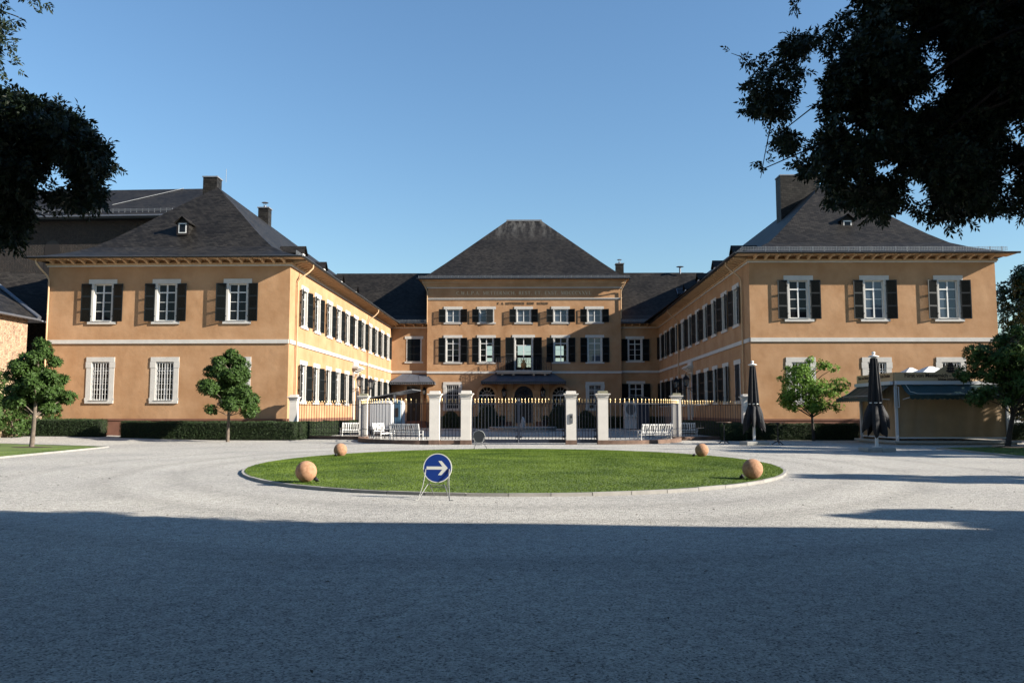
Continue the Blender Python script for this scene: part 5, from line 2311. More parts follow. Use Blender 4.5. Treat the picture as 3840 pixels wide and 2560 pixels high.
# ------------------------------------------------------------------ the wine kiosk
KY = 46.4
kx0, kx1 = at(3362, 1560, KY).x, at(3768, 1560, KY + .3).x
kw = kx1 - kx0
kz = lambda py: at(3400, py, KY).z
ks = thing('kiosk', 'tan shuttered wine kiosk with dark green awnings and a gabled sign board', 'kiosk', (kx0, KY, 0), R(.6))
KD = 4.7
MB().box(-.35, kw + .45, -.45, KD + .3, .10, .22).box(-.2, kw + .3, -.3, KD, -.02, .10).build('deck', M['concrete'], ks)
zf0, zf1 = kz(1428.6), kz(1396)
for x, y in ((0, 0), (kw, 0), (0, KD), (kw, KD)):
    MB().box(x - .065, x + .065, y - .065, y + .065, .22, zf0).build('post', M['trailer'], ks)
def tarp(p, q, z0, z1, name, seed):
    p, q = Vector((*p, 0)), Vector((*q, 0))
    d = q - p
    n = Vector((d.y, -d.x, 0)).normalized()
    mb = MB()
    rows = []
    for k in range(9):
        v = k / 8
        row = []
        for i in range(61):
            u = i / 60
            wv = .03 * math.sin(u * 21 + seed) + .022 * math.sin(u * 47 + v * 5) + .05 * math.sin(u * 6.5 + v * 3.2 + seed) * math.sin(v * 3.1)
            row.append(p + d * u + n * wv + Vector((0, 0, z1 + (z0 - z1) * v)))
        rows.append(row)
    mb.grid(rows, 0)
    return mb.build(name, M['tarp'], ks)
tarp((.1, .02), (kw - .1, .02), .42, zf0 - .05, 'tarpaulin', 1)
tarp((.02, KD - .1), (.02, .1), .42, zf0 - .05, 'tarpaulin', 4)
tarp((kw - .02, .1), (kw - .02, KD - .1), .42, zf0 - .05, 'tarpaulin', 6)
MB().box(.1, kw - .1, -.02, .06, .34, .42).box(-.02, .06, .1, KD - .1, .34, .42).build('bottom_rail', M['trailer'], ks)
MB().box(0, kw, KD - .04, KD, .22, zf0).build('back_wall', M['tarp'], ks)
fa = MB()
pxa, pxb = at(3501, 1395, KY).x - kx0, at(3619, 1395, KY).x - kx0
pxm = (pxa + pxb) / 2
zpk = kz(1361)
fa.poly([(-.1, zf0), (kw + .1, zf0), (kw + .1, zf1), (pxb, zf1), (pxm, zpk), (pxa, zf1), (-.1, zf1)], -.16, -.10)
MB_side = MB()
fa.build('sign_board', M['tan'], ks)
sb = MB()
sb.poly([(-.099, zf0), (KD + .1, zf0), (KD + .1, zf1), (KD / 2 + .75, zf1), (KD / 2, zpk), (KD / 2 - .75, zf1), (-.099, zf1)], -.16, -.10, 'yz')
sb.build('sign_board', M['tan'], ks)
sb = MB()
sb.box(kw + .1, kw + .16, -.09, KD + .1, zf0, zf1)
sb.build('sign_board', M['tan'], ks)
MB().box(-.10, kw + .1, -.1, KD + .1, zf0 - .04, zf0 + .06).build('roof', M['tent'], ks)


def lettering(txt, size, loc, rot, parent, m, w=None, name='lettering'):
    cu = bpy.data.curves.new(name, 'FONT')
    cu.body = txt
    cu.size = size
    cu.extrude = .004
    cu.offset = .006
    o = bpy.data.objects.new(name, cu)
    COL.objects.link(o)
    dg = bpy.context.evaluated_depsgraph_get()
    me = bpy.data.meshes.new_from_object(o.evaluated_get(dg))
    bpy.data.objects.remove(o)
    me.materials.clear()
    me.materials.append(M[m])
    o = obj(name, me, parent, loc)
    o.rotation_euler = rot
    if w:
        xs_ = [v.co.x for v in me.vertices]
        o.scale.x = w / (max(xs_) - min(xs_))
    return o


lx0 = at(3386, 1410, KY).x - kx0
lettering("Fürst von Metternich - Winneburg'sche Domäne", .30, (lx0, -.168, kz(1414)), (R(90), 0, 0), ks, 'brownink', kw - lx0 - .15)
lettering("Schloss Johannisberg", .17, (at(3512, 1425, KY).x - kx0, -.168, kz(1425.5)), (R(90), 0, 0), ks, 'brownink', at(3605, 1425, KY).x - at(3512, 1425, KY).x)
lettering("Fürst von Metternich - Winneburg'sche Domäne", .26, (-.168, KD - .15, kz(1413)), (R(90), 0, R(-90)), ks, 'brownink', KD - .4)
lettering("Schloss Johannisberg", .15, (-.168, KD / 2 + .8, kz(1425)), (R(90), 0, R(-90)), ks, 'brownink', 1.6)
# tree emblem in the gable
te = MB()
for k, (w, z) in enumerate(((.13, .50), (.19, .38), (.24, .24), (.27, .10))):
    for s in (-1, 1):
        c = (pxm + s * w * .45, zf1 - .02 + z)
        te.face([(c[0] + w * .5 * math.cos(2 * math.pi * i / 12), -.166 - .001 * k, c[1] + .07 * math.sin(2 * math.pi * i / 12)) for i in range(12)][::-1])
te.face([(pxm - .03, -.1665, zf1 - .03), (pxm + .03, -.1665, zf1 - .03), (pxm + .03, -.1665, zf1 + .5), (pxm - .03, -.1665, zf1 + .5)])
te.face([(pxm - .2, -.167, zf1 - .03), (pxm + .2, -.167, zf1 - .03), (pxm + .08, -.167, zf1 + .02), (pxm - .08, -.167, zf1 + .02)])
te.build('emblem', M['brownink'], ks)
MB().box(-.12, kw + .05, -.34, -.161, zf0 - .20, zf0 - .001).build('awning_cassette', M['trailer'], ks)
MB().box(-.34, -.161, -.1, KD + .05, zf0 - .20, zf0 - .001).build('awning_cassette', M['trailer'], ks)


def kawning(P, L_, out, z0, z1, name):
    mb = MB()
    v = [P(.2, .25, z0), P(L_ - .1, .25, z0), P(L_ - .1, out, z1), P(.2, out, z1)]
    rows = []
    for k in range(7):
        t = k / 6
        rows.append([P(.2 + (L_ - .3) * i / 24, .25 + (out - .25) * t, z0 + (z1 - z0) * t - .10 * math.sin(math.pi * t) + .02 * math.sin(i * 1.3)) for i in range(25)])
    mb.grid(rows, 0)
    mb.grid([[p + Vector((0, 0, -.008)) for p in r_][::-1] for r_ in rows], 0)
    n = int((L_ - .3) / .26)
    for i in range(n):
        a = .2 + (L_ - .3) * i / n
        b = .2 + (L_ - .3) * (i + 1) / n
        low = [P(a + (b - a) * k / 6, out, z1 - .17 - .08 * math.sin(math.pi * k / 6)) for k in range(7)]
        mb.face([P(b, out, z1), P(a, out, z1)] + low, 0)
        mb.face(([P(b, out - .006, z1), P(a, out - .006, z1)] + [P(a + (b - a) * k / 6, out - .006, z1 - .17 - .08 * math.sin(math.pi * k / 6)) for k in range(7)])[::-1], 0)
    e = .06
    line = [P(.42, .3, z0 + .005), P(.42 + .02, .25 + (out - .25) * .55, z0 + (z1 - z0) * .55 - .09), P(.72, .25 + (out - .25) * .82, z0 + (z1 - z0) * .82 - .04), P(L_ - .4, .25 + (out - .25) * .82, z0 + (z1 - z0) * .82 - .04)]
    line = [p + Vector((0, 0, .012)) for p in line]
    mb.tube(line, .012, 4, 1)
    return mb.build('awning', [M['greencloth'], M['signwhite']], ks)


kawning(lambda u, w, z: Vector((u, -w, z)), kw + .1, 1.25, zf0 - .2, 2.72, 'a')
kawning(lambda u, w, z: Vector((-w, KD - u + .1, z)), KD + .2, 1.55, zf0 - .2, 2.62, 'b')
arm = MB()
arm.tube([(.3, -.2, 2.5), (.6, -1.2, 2.7)], .02, 5)
arm.tube([(-.2, .3, 2.5), (-1.5, .5, 2.6)], .02, 5)
arm.tube([(-.12, -.12, 2.05), (-.12, -.12, 3.2)], .03, 5)
arm.tube([(.12, -.12, 2.05), (.12, -.12, 3.2)], .03, 5)
arm.tube([(-.12, -.12, 3.18), (.12, -.12, 3.18)], .03, 5)
arm.tube([(-.12, -.12, 2.07), (.12, -.12, 2.07)], .03, 5)
arm.build('awning_frame', M['trailer'], ks)
for x, y, pz, hw_ in ((at(3420, 1380, 49.5).x - kx0, 3.2, at(3418, 1374, 49.5).z, 1.3), (at(3487, 1380, 48.5).x - kx0, 2.0, at(3487, 1370, 48.5).z, 1.75)):
    mb = MB()
    rows = []
    for t in (1, .75, .5, .25, .06):
        z = zf0 + .25 + (pz - zf0 - .25) * (1 - t) ** 1.35
        rows.append([(x + hw_ * t * a, y + hw_ * t * b, z) for a, b in ((-1, -1), (1, -1), (1, 1), (-1, 1))])
    mb.grid(rows, 0, True, False)
    mb.face(rows[-1])
    for i in range(4):
        a, b = rows[0][i], rows[0][(i + 1) % 4]
        mb.face([(a[0], a[1], a[2] - .2), (b[0], b[1], b[2] - .2), b, a])
    mb.build('tent_roof', M['tent'], ks)

# ------------------------------------------------------------------ neighbours: church and stone house
ch = thing('stone_church', 'tall dark rubble-stone church with slate roof behind the wing', 'church', (-56, 95, 0))
cf = Frame((-80, 92.5), (-39.5, 90.8))
ce = cf.hit(300, 818)[1]
mb = MB()
def uvq(mb, pts, uvs, mi=0):
    mb.face(pts, mi, uvs)
o_ = Vector((56, -95, 0))
cr = at(300, 707, 99)
wl = [cf.p(0, -.1), cf.p(cf.L, -.1), cf.p(cf.L, ce), cf.p(0, ce)]
uvq(mb, [p + o_ for p in wl], [(0, 0), (cf.L, 0), (cf.L, ce), (0, ce)])
bk_ = [p - cf.N * 17 for p in wl]
uvq(mb, [p + o_ for p in bk_[::-1]], [(0, 0), (cf.L, 0), (cf.L, ce), (0, ce)])
for a, b in ((0, 3), (1, 2)):
    pts = [wl[a], bk_[a], bk_[b], wl[b]]
    if a == 0:
        pts = pts[::-1]
    mid_top = (wl[b] + bk_[b]) / 2
    mid_top.z = cr.z
    uvq(mb, [p + o_ for p in pts], [(0, 0), (17, 0), (17, ce), (0, ce)])
    mb.face([p + o_ for p in ((wl[b], bk_[b], mid_top) if a else (bk_[b], wl[b], mid_top))], 0, [(0, ce), (17, ce), (8, cr.z)])
mb.build('wall', M['darkrubble'], ch)
mb = MB()
e1, e2 = cf.p(-.8, ce - .1, 1.2), cf.p(cf.L + .8, ce - .1, 1.2)
r1, r2 = cf.p(-.8, cr.z, -8.5), cf.p(cf.L + .8, cr.z, -8.5)
b1_, b2_ = cf.p(-.8, ce - .1, -18), cf.p(cf.L + .8, ce - .1, -18)
sl_ = (r1 - e1).length
mb.face([p + o_ for p in (e1, e2, r2, r1)], 0, [(0, 0), (cf.L, 0), (cf.L, sl_), (0, sl_)])
mb.face([p + o_ for p in (b2_, b1_, r1, r2)], 0, [(0, 0), (cf.L, 0), (cf.L, sl_), (0, sl_)])
dn = Vector((0, 0, -.25))
mb.face([p + o_ for p in (e1 + dn, e2 + dn, e2, e1)], 1)
mb.face([p + o_ for p in (e2 + dn, e1 + dn, cf.p(0, ce - .35) , cf.p(cf.L, ce - .35))][:2] + [cf.p(0, ce - .35) + o_, cf.p(cf.L, ce - .35) + o_], 1)
crf = mb.build('roof', [M['slate'], M['gutter']], ch)
gm = MB()
gm.tube([e1 + o_ + cf.N * .1, e2 + o_ + cf.N * .1], .12, 8)
gm.build('gutter', M['zinc'], ch)
gd = MB()
for k in range(3):
    gd.tube([cf.p(0, ce + .75 + k * .1, .1) + o_, cf.p(cf.L, ce + .75 + k * .1, .1) + o_], .02, 4)
for i in range(60):
    u = cf.L * i / 59
    gd.box(0, .04, 0, .04, 0, .5, 0, Matrix.Translation(cf.p(u, ce + .5, .1) + o_))
gd.build('snow_guard', M['guard'], crf)
lr = MB()
A_, B_ = at(482, 707, 98), None
t0_, t1_ = .08, .98
ua, ub = cf.hit(375, 790)[0], cf.hit(490, 705)[0] + 2.2
lr.tube([cf.p(ua, ce - .1 + (cr.z - ce + .1) * .38 + .08, 1.2 - 9.7 * .38) + o_, cf.p(ub, cr.z + .05, -8.4) + o_], .03, 5)
lr.build('lightning_cable', M['guard'], crf)
wn = MB()
wu, wz = cf.hit(195, 960)
for k in range(3):
    uu = wu - 9 * k
    wn.face([cf.p(uu - .9, wz - 4, .02) + o_, cf.p(uu + .9, wz - 4, .02) + o_] + [cf.p(uu + .9 * math.cos(math.pi * i / 12), wz + .9 + .9 * math.sin(math.pi * i / 12), .02) + o_ for i in range(13)])
    wo = wn.build('window', M['wood'], ch)
    wn = MB()
cdm = at(255, 760, 93)
du_ = cf.hit(255, 762)[0]
dd_ = MB()
dd_.box(-.7, .7, -.2, 1.6, 0, 1.1, 0).box(-.45, .45, -.23, -.2, .15, .95, 1)
obj('dormer', dd_.mesh('dormer', [M['slate'], M['stone']]), crf, cf.p(du_, ce + 1.7, -1.6) + o_)

sh = thing('stone_house', 'rubble-stone house with slate roof and pale rendered base at the palace wing', 'house', (-38, 56, 0))
so_ = Vector((38, -56, 0))
HX = -34.4
hz0, hz1 = atx(0, 1178, HX), atx(105, 1192, HX)
ez = (hz0.z + hz1.z) / 2
hy0, hy1 = 44.0, hz1.y
mb = MB()
pz = atx(60, 1395, HX).z
for z0, z1, mi in ((-.1, pz, 1), (pz, ez, 0)):
    mb.face([Vector(p) + so_ for p in ((HX, hy0, z0), (HX, hy1, z0), (HX, hy1, z1), (HX, hy0, z1))], mi, [(hy0, z0), (hy1, z0), (hy1, z1), (hy0, z1)])
    mb.face([Vector(p) + so_ for p in ((HX - 12, hy0, z0), (HX, hy0, z0), (HX, hy0, z1), (HX - 12, hy0, z1))], mi, [(0, z0), (12, z0), (12, z1), (0, z1)])
    mb.face([Vector(p) + so_ for p in ((HX, hy1, z0), (HX - 12, hy1, z0), (HX - 12, hy1, z1), (HX, hy1, z1))], mi, [(0, z0), (12, z0), (12, z1), (0, z1)])
mb.build('wall', [M['rubble'], M['cream']], sh)
# lower recessed piece joining the palace
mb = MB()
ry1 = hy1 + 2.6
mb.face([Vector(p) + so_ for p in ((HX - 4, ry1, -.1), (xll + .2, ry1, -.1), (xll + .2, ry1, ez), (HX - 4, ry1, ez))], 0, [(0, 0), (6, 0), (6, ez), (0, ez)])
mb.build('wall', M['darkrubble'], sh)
mb = MB()
rz1 = ez + 4.0
f1 = [(HX + .5, hy0 - .5, ez), (HX + .5, hy1 + .5, ez), (HX - 6, hy1 + 3.5, rz1), (HX - 6, hy0 - .5, rz1)]
mb.face([Vector(p) + so_ for p in f1], 0, [(p[1], (0, 0, 7, 7)[k]) for k, p in enumerate(f1)])
f2 = [(HX + .5, hy1 + .5, ez), (HX + .5, ry1 - .5, ez), (xll + .2, ry1 - .5, ez), (xll + .2, ry1 + 4, rz1), (HX - 6, hy1 + 3.5, rz1)]
mb.face([Vector(p) + so_ for p in f2[:1] + f2[1:]], 0, [(p[0], (0, 0, 0, 7, 7)[k]) for k, p in enumerate(f2)])
f3 = [(HX - 12, hy0, ez), (HX - 6, hy0 - .5, rz1), (HX - 6, hy1 + 3.5, rz1), (HX - 12, hy1 + 8, ez)]
mb.face([Vector(p) + so_ for p in f3], 0, [(0, 0), (1, 7), (9, 7), (9, 0)])
srf = mb.build('roof', M['slate'], sh)
fs = MB()
fs.tube([Vector(p) + so_ + Vector((0, 0, .1)) for p in ((HX + .5, hy1 + .5, ez), (HX - 4.2, hy1 + 2.6, ez + 2.9))], .16, 6)
fs.build('flashing', M['zinc'], srf)
gm = MB()
gm.tube([Vector((HX + .55, hy0 - .5, ez - .05)) + so_, Vector((HX + .55, hy1 + .5, ez - .05)) + so_], .09, 8)
gm.tube([Vector(p) + so_ for p in ((HX + .6, hy1 + .6, ez - .1), (HX + 1.2, hy1 + 1.0, ez - .3), (xll - .25, ry1 - .9, ez - .7), (xll - .2, 58.05, ez - 1.2))], .07, 8)
gm.build('gutter', M['zinc'], sh)
gw = MB().box(-.15, .15, 0, 12, -.1, 2.3)
tag(gw.build('garden_wall', M['cream'], None, (-33.25, 45.0, .15)), 'low sunlit cream garden wall behind the climbing shrub and hedge', 'wall')


# ------------------------------------------------------------------ trees
def trunk_mesh(paths, m='bark'):
    mb = MB()
    for pts, rr in paths:
        mb.tube(pts, rr, 9)
    return mb


def small_tree(q, H, z0, rx, label, cat_name, leafm, seed, style, tr=.09, n=2200, lean=0.0, barkm='bark', L=.17, Wd=.075, clumps=None, k=5, group=None):
    t = thing(cat_name, label, 'tree', q, 0, group)
    rr = random.Random(seed)
    paths = [([(0, 0, -.1), (lean * .3, .02, z0 * .5), (lean * .6, 0, z0), (lean, .03, (z0 + H) * .5), (lean * .9, 0, H * .9)], [tr * 1.25, tr, tr * .95, tr * .6, tr * .15])]
    cl = []
    for i in range(clumps or 36):
        f = rr.random()
        z = z0 + .25 + (H - z0 - .45) * f
        env = style(f) * rx
        a = rr.uniform(0, 6.283)
        d = env * rr.uniform(.40, 1.0)
        c = (lean * .8 + d * math.cos(a), d * math.sin(a), z)
        s = rx * rr.uniform(.17, .30) * (.55 + .6 * style(f))
        cl.append((*c, s, s, s * .72))
        zb_ = max(z0 * .95, z - d * .8)
        paths.append(([(lean * .7, 0, zb_), (lean * .8 + c[0] * .5, c[1] * .5, zb_ + (z - zb_) * .6), c], [tr * .38, tr * .25, .012]))
    cl.append((lean, 0, H - .35, rx * .15, rx * .15, .3))
    cl.append((lean, 0, z0 + (H - z0) * .42, rx * .36, rx * .36, (H - z0) * .26))
    trunk_mesh(paths).build('trunk', M[barkm], t)
    V = rosettes(cl, n, L, Wd, seed, k)
    obj('crown', quads_mesh('crown', V, [M[leafm]]), t)
    return t


sph = lambda f: math.sin(math.pi * min(.96, .12 + f * .84)) ** .7
pyr = lambda f: (1 - f) ** .75 * .9 + .12 if f > .18 else .65 + f * 1.8
egg = lambda f: math.sin(math.pi * (.10 + .85 * f ** .85)) ** .65
q = gnd(118, 1681)
small_tree((q.x, q.y, .05), 5.5, 1.6, 1.85, 'dense dark green magnolia tree in the mulch disc before the stone house', 'magnolia_tree', 'magnolia', 71, pyr, .10, 4600, .12)
q = gnd(853, 1656)
small_tree((q.x, q.y, 0), 5.75, 1.65, 2.3, 'slender dark green magnolia tree in front of the long hedge and barred window', 'magnolia_tree', 'magnolia', 74, pyr, .09, 5200, .05)
q = gnd(3052, 1652)
small_tree((q.x, q.y, 0), 5.4, 1.55, 2.15, 'young light green maple tree standing between parasol and kiosk', 'maple_tree', 'maple', 73, egg, .085, 2600, -.1, 'darkbark', .125, .085, 44, 4)
q = gnd(3778, 1677)
small_tree((q.x, q.y, 0), 6.3, 1.65, 2.25, 'dense dark magnolia tree overlapping the end of the kiosk', 'magnolia_tree', 'magnolia', 76, egg, .12, 4600, .6, 'darkbark', .17, .08, 44)
# shrub climbing the cream wall
sb_ = thing('climbing_shrub', 'loose green shrub climbing the sunlit cream wall at the stone house', 'shrub', (-32.3, 52.4, .1))
cl = [(0, 0, .9, .8, 1.2, .9), (-.3, -1.5, 1.8, .9, 1.6, 1.3), (-.2, 1.2, 1.8, .6, .9, .7), (-.4, -2, 3.3, .8, 1.6, 1.2), (-.3, 4.6, 1.7, .6, 1.3, 1.0), (-.3, 5.6, 2.5, .6, 1.2, .8)]
rg = np.random.default_rng(9)
obj('crown', quads_mesh('crown', rosettes(cl, 2200, .16, .08, 9, 4), [M['magnolia']]), sb_)
trunk_mesh([([(0, 0, -.1), (-.1, -.4, 1.2), (-.3, -1.5, 3)], [.05, .04, .02]), ([(0, .3, -.1), (-.2, 2.5, 1.2), (-.3, 5, 2.3)], [.05, .04, .02])]).build('stem', M['bark'], sb_)


def big_tree(q, label, name, H, z0, rx, seed, leafm, n, L, Wd, tr=.3, clumps=40, flat=1.0, group=None):
    t = thing(name, label, 'tree', q, 0, group)
    rr = random.Random(seed)
    paths = [([(0, 0, -.2), (.1, 0, z0 * .6), (0, .1, z0), (.2, 0, H * .6), (.1, 0, H * .9)], [tr * 1.3, tr, tr * .9, tr * .5, tr * .1])]
    cl = []
    for i in range(clumps):
        f = rr.random()
        z = z0 + (H - z0) * (.08 + .88 * f)
        env = math.sin(math.pi * (.16 + .80 * f)) ** .6 * rx
        a = rr.uniform(0, 6.283)
        d = env * math.sqrt(rr.uniform(.12, .9))
        s = rx * rr.uniform(.20, .34)
        c = (d * math.cos(a), d * math.sin(a), z)
        cl.append((*c, s, s, s * .8))
        zb_ = max(z0 * .8, z - d * .9)
        paths.append(([(0, 0, zb_), (c[0] * .5, c[1] * .5, zb_ + (z - zb_) * .6), c], [tr * .35, tr * .2, .02]))
    trunk_mesh(paths).build('trunk', M['darkbark'], t)
    obj('crown', quads_mesh('crown', rosettes(cl, n, L, Wd, seed, 5), [M[leafm]]), t)
    return t


big_tree((43.5, 66, 0), 'tall dark tree rising behind the end of the palace wing', 'broadleaf_tree', 15.5, 2.5, 5.5, 81, 'darkleaf', 9000, .30, .15, .35, 60)
big_tree((39.5, 57, 0), 'dark round tree behind the magnolia at the end of the palace wing', 'broadleaf_tree', 8.5, 1.6, 3.6, 82, 'darkleaf', 6000, .24, .12, .22, 44)
big_tree((52, 80, 0), 'dark tree low behind the kiosk end, beyond the palace', 'broadleaf_tree', 10, .7, 6.0, 94, 'darkleaf', 5000, .34, .17, .3, 50)
big_tree((47, 69, 0), 'dark bushy tree under the tall tree beyond the palace end', 'broadleaf_tree', 6.5, .4, 4.2, 95, 'darkleaf', 4500, .28, .14, .2, 50)
# the row beyond the edge of the gravel that throws the long shadows
big_tree((33.5, 42.6, 0), 'leafy lime tree in the row at the edge of the gravel, beside the kiosk', 'lime_tree', 10.6, 1.6, 3.3, 83, 'darkleaf', 4500, .28, .14, .2, 40, group='lime trees along the edge of the gravel')
big_tree((35.5, 31.5, 0), 'leafy lime tree in the row at the edge of the gravel, middle one', 'lime_tree', 12.0, 2.2, 3.4, 84, 'darkleaf', 4500, .28, .14, .2, 40, group='lime trees along the edge of the gravel')
big_tree((33.0, 36.6, 0), 'leafy lime tree in the row at the edge of the gravel, behind the side lawn', 'lime_tree', 11.0, 1.8, 3.0, 88, 'darkleaf', 4800, .26, .13, .2, 36, group='lime trees along the edge of the gravel')
big_tree((37.0, 50.2, 0), 'leafy lime tree in the row at the edge of the gravel, beside the palace wing', 'lime_tree', 9.5, 1.4, 3.0, 89, 'darkleaf', 4800, .26, .13, .2, 40, group='lime trees along the edge of the gravel')
big_tree((25.4, 18.6, 0), 'narrow clipped hornbeam at the edge of the gravel', 'hornbeam_tree', 8.7, .6, 1.75, 85, 'darkleaf', 5200, .2, .1, .16, 60)
big_tree((21.0, 10.6, 0), 'leafy lime tree in the row at the edge of the gravel, nearest the gatehouse', 'lime_tree', 7.3, 1.6, 1.75, 86, 'darkleaf', 2600, .24, .12, .16, 24, group='lime trees along the edge of the gravel')


# ------------------------------------------------------------------ the two ash trees that frame the view
def bag(px0, px1, py0, py1, D0, D1, n, seed, s0, s1, inside=None):
    rr = random.Random(seed)
    out = []
    while len(out) < n:
        px, py = rr.uniform(px0, px1), rr.uniform(py0, py1)
        if inside and not inside(px, py):
            continue
        p = at(px, py, rr.uniform(D0, D1))
        s = rr.uniform(s0, s1)
        out.append((p.x, p.y, p.z, s, s, s * .8))
    return out


def fill(poly, D0, D1, n, seed, s0, s1, gaps=()):
    """clumps that stay inside an outline: small ones near its edge, large ones deep inside"""
    ins = in_pts(poly)
    rr = random.Random(seed)
    xs_, ys_ = [p[0] for p in poly], [p[1] for p in poly]
    out = []
    tries = 0
    while len(out) < n and tries < 60000:
        tries += 1
        px, py, D = rr.uniform(min(xs_), max(xs_)), rr.uniform(min(ys_), max(ys_)), rr.uniform(D0, D1)
        s = s0 + (s1 - s0) * rr.random() ** 1.6
        r = s * F0 / D * .9
        if not all(ins(px + r * math.cos(k * .785), py + r * .8 * math.sin(k * .785)) for k in range(8)):
            continue
        if any((px - g[0]) ** 2 + (py - g[1]) ** 2 < (g[2] + r) ** 2 for g in gaps):
            continue
        p = at(px, py, D)
        out.append((p.x, p.y, p.z, s, s, s * .8))
    return out


def in_pts(poly):
    def f(x, y):
        c = False
        for i in range(len(poly)):
            (x0, y0), (x1, y1) = poly[i], poly[(i + 1) % len(poly)]
            if (y0 > y) != (y1 > y) and x < (x1 - x0) * (y - y0) / (y1 - y0) + x0:
                c = not c
        return c
    return f


def ash(name, label, base, groups, limbs, seed, L=.068, Wd=.027, extra=None):
    t = thing(name, label, 'tree', base, 0)
    bo = Vector(base)
    rg = np.random.default_rng(seed)
    Vs = []
    for cl, n, shell, big in groups:
        P, d = sample_clumps(cl, n, rg, shell)
        Vs.append(compound_leaves(P - np.array(base), rg, L * big, Wd * big, 3, d * .6))
    obj('crown', quads_mesh('crown', np.concatenate(Vs), [M['ash']]), t)
    mb = MB()
    for pts, rr in limbs:
        mb.tube([Vector(p) - bo for p in pts], rr, 8)
    mb.build('trunk', M['darkbark'], t)
    return t


# crown over the right of the picture: outlines measured against the palace, set 8.5-10 m away
D = 9.4
polyR = [(3190, -150), (3165, 100), (3120, 230), (3075, 320), (3040, 400), (3028, 490), (3035, 630), (3070, 690), (3090, 800), (3130, 815), (3200, 770), (3240, 815), (3300, 845),
         (3370, 790), (3430, 800), (3490, 870), (3540, 835), (3590, 862), (3650, 845), (3700, 800), (3760, 838), (3950, 835), (3950, -150)]
gR = [(3310, 620, 26), (3500, 210, 30), (3530, 330, 26), (3800, 480, 22), (3185, 460, 12), (3450, 700, 18), (3775, 660, 20), (3430, 370, 12), (3380, 90, 14)]
clR = fill(polyR, 8.4, 10.4, 300, 11, .09, .42, gR)
backR = fill(polyR, 9.8, 10.6, 90, 31, .2, .5, gR)
edgeR = fill(polyR, 8.8, 9.9, 240, 12, .06, .14, gR)
extR = fill([(3950, -150), (3950, 800), (4400, 760), (4900, 640), (5300, 300), (5300, -900), (3150, -900), (3200, -150)], 8.0, 9.5, 330, 41, .15, .5)
brL = fill([(2947, 115), (3060, 90), (3090, 200), (3044, 240), (2998, 350), (2987, 395), (2950, 465), (2872, 500), (2812, 452), (2772, 356), (2786, 268), (2901, 232)], 9.1, 9.8, 70, 13, .05, .15, [(3040, 300, 20)])
brL += fill([(2872, 480), (2960, 470), (3060, 570), (3070, 680), (3000, 650), (2930, 580)], 9.1, 9.8, 30, 14, .05, .12)
brL += fill([(3040, 120), (3110, 60), (3190, 40), (3190, 140), (3120, 240), (3080, 200)], 9.1, 9.8, 16, 19, .05, .12)
twig = []
for px, py in ((2745, 198), (2775, 225), (2800, 235), (2835, 215), (2870, 195), (2875, 520), (2868, 565), (2860, 620), (2838, 590), (2960, 140), (2985, 20), (3010, 5)):
    p = at(px, py, 9.4)
    twig.append((p.x, p.y, p.z, .05, .05, .05))
off = []
rr = random.Random(17)
for i in range(120):          # the rest of the crown, over the camera's shoulder
    x, y, z = rr.uniform(4.5, 15), rr.uniform(-1, 9.0), rr.uniform(5.5, 17)
    if x / max(y, .3) < .52 and z < y * .7 + 2.2:
        continue
    if y + .6 * z > 11.0 and x - 2.13 * z > -12:
        continue
    if x < 5.5 and z < 8:
        continue
    s = rr.uniform(.8, 1.4)
    off.append((x, y, z, s, s, s * .8))
tb = (11.6, 5.6, 0)
lim = [([(11.6, 5.6, -.2), (11.5, 5.7, 2), (11.2, 6.0, 4.5), (10.8, 6.2, 8), (10.5, 6, 13)], [.42, .36, .32, .22, .08])]
for px, py, d in ((2985, 215, 9.4), (2900, 470, 9.4), (2858, 640, 9.4), (3060, 700, 9.3), (3096, 790, 9.3), (3300, 700, 9.2), (3500, 760, 9), (3100, 300, 9.5), (3400, 300, 9.2), (3700, 500, 9)):
    e = at(px, py, d)
    m1 = Vector((10.9, 6.2, 5.2 + rnd.uniform(0, 2.5)))
    n_ = 12
    ph_ = rnd.uniform(0, 6)
    lim.append(([tuple(m1.lerp(e, k / n_) + Vector((.10 * math.sin(ph_ + k * .9) * (k / n_), .12 * math.sin(ph_ * 2 + k * .7), .75 * math.sin(math.pi * (k / n_) ** .8) + .07 * math.sin(ph_ + k * 1.7)))) for k in range(n_ + 1)],
                [.085 * (1 - k / n_) ** 1.3 + .006 for k in range(n_ + 1)]))
lim.append(([tuple(at(px, py, 9.4)) for px, py in ((2990, 212), (2930, 235), (2870, 262), (2810, 240), (2775, 212), (2742, 200))], [.010, .008, .007, .006, .005, .003]))
lim.append(([tuple(at(px, py, 9.4)) for px, py in ((2890, 470), (2880, 520), (2868, 580), (2858, 640), (2852, 668))], [.008, .006, .005, .004, .003]))
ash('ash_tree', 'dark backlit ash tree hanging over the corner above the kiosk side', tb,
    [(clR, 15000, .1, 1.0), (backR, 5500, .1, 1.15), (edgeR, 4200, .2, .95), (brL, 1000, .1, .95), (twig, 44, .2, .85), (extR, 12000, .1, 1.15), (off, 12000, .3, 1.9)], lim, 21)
polyL = [(-150, 305), (0, 312), (60, 330), (159, 334), (233, 385), (318, 432), (350, 475), (425, 580), (462, 645), (450, 695), (395, 740), (380, 785), (340, 845), (290, 800), (233, 795), (184, 820), (150, 790),
         (110, 830), (90, 920), (60, 935), (-150, 960)]
gL = [(195, 640, 3), (232, 690, 3), (150, 690, 3)]
clL = fill(polyL, 8.2, 10.4, 120, 15, .09, .38, gL)
edgeL = fill(polyL, 8.8, 9.8, 130, 17, .06, .14, gL)
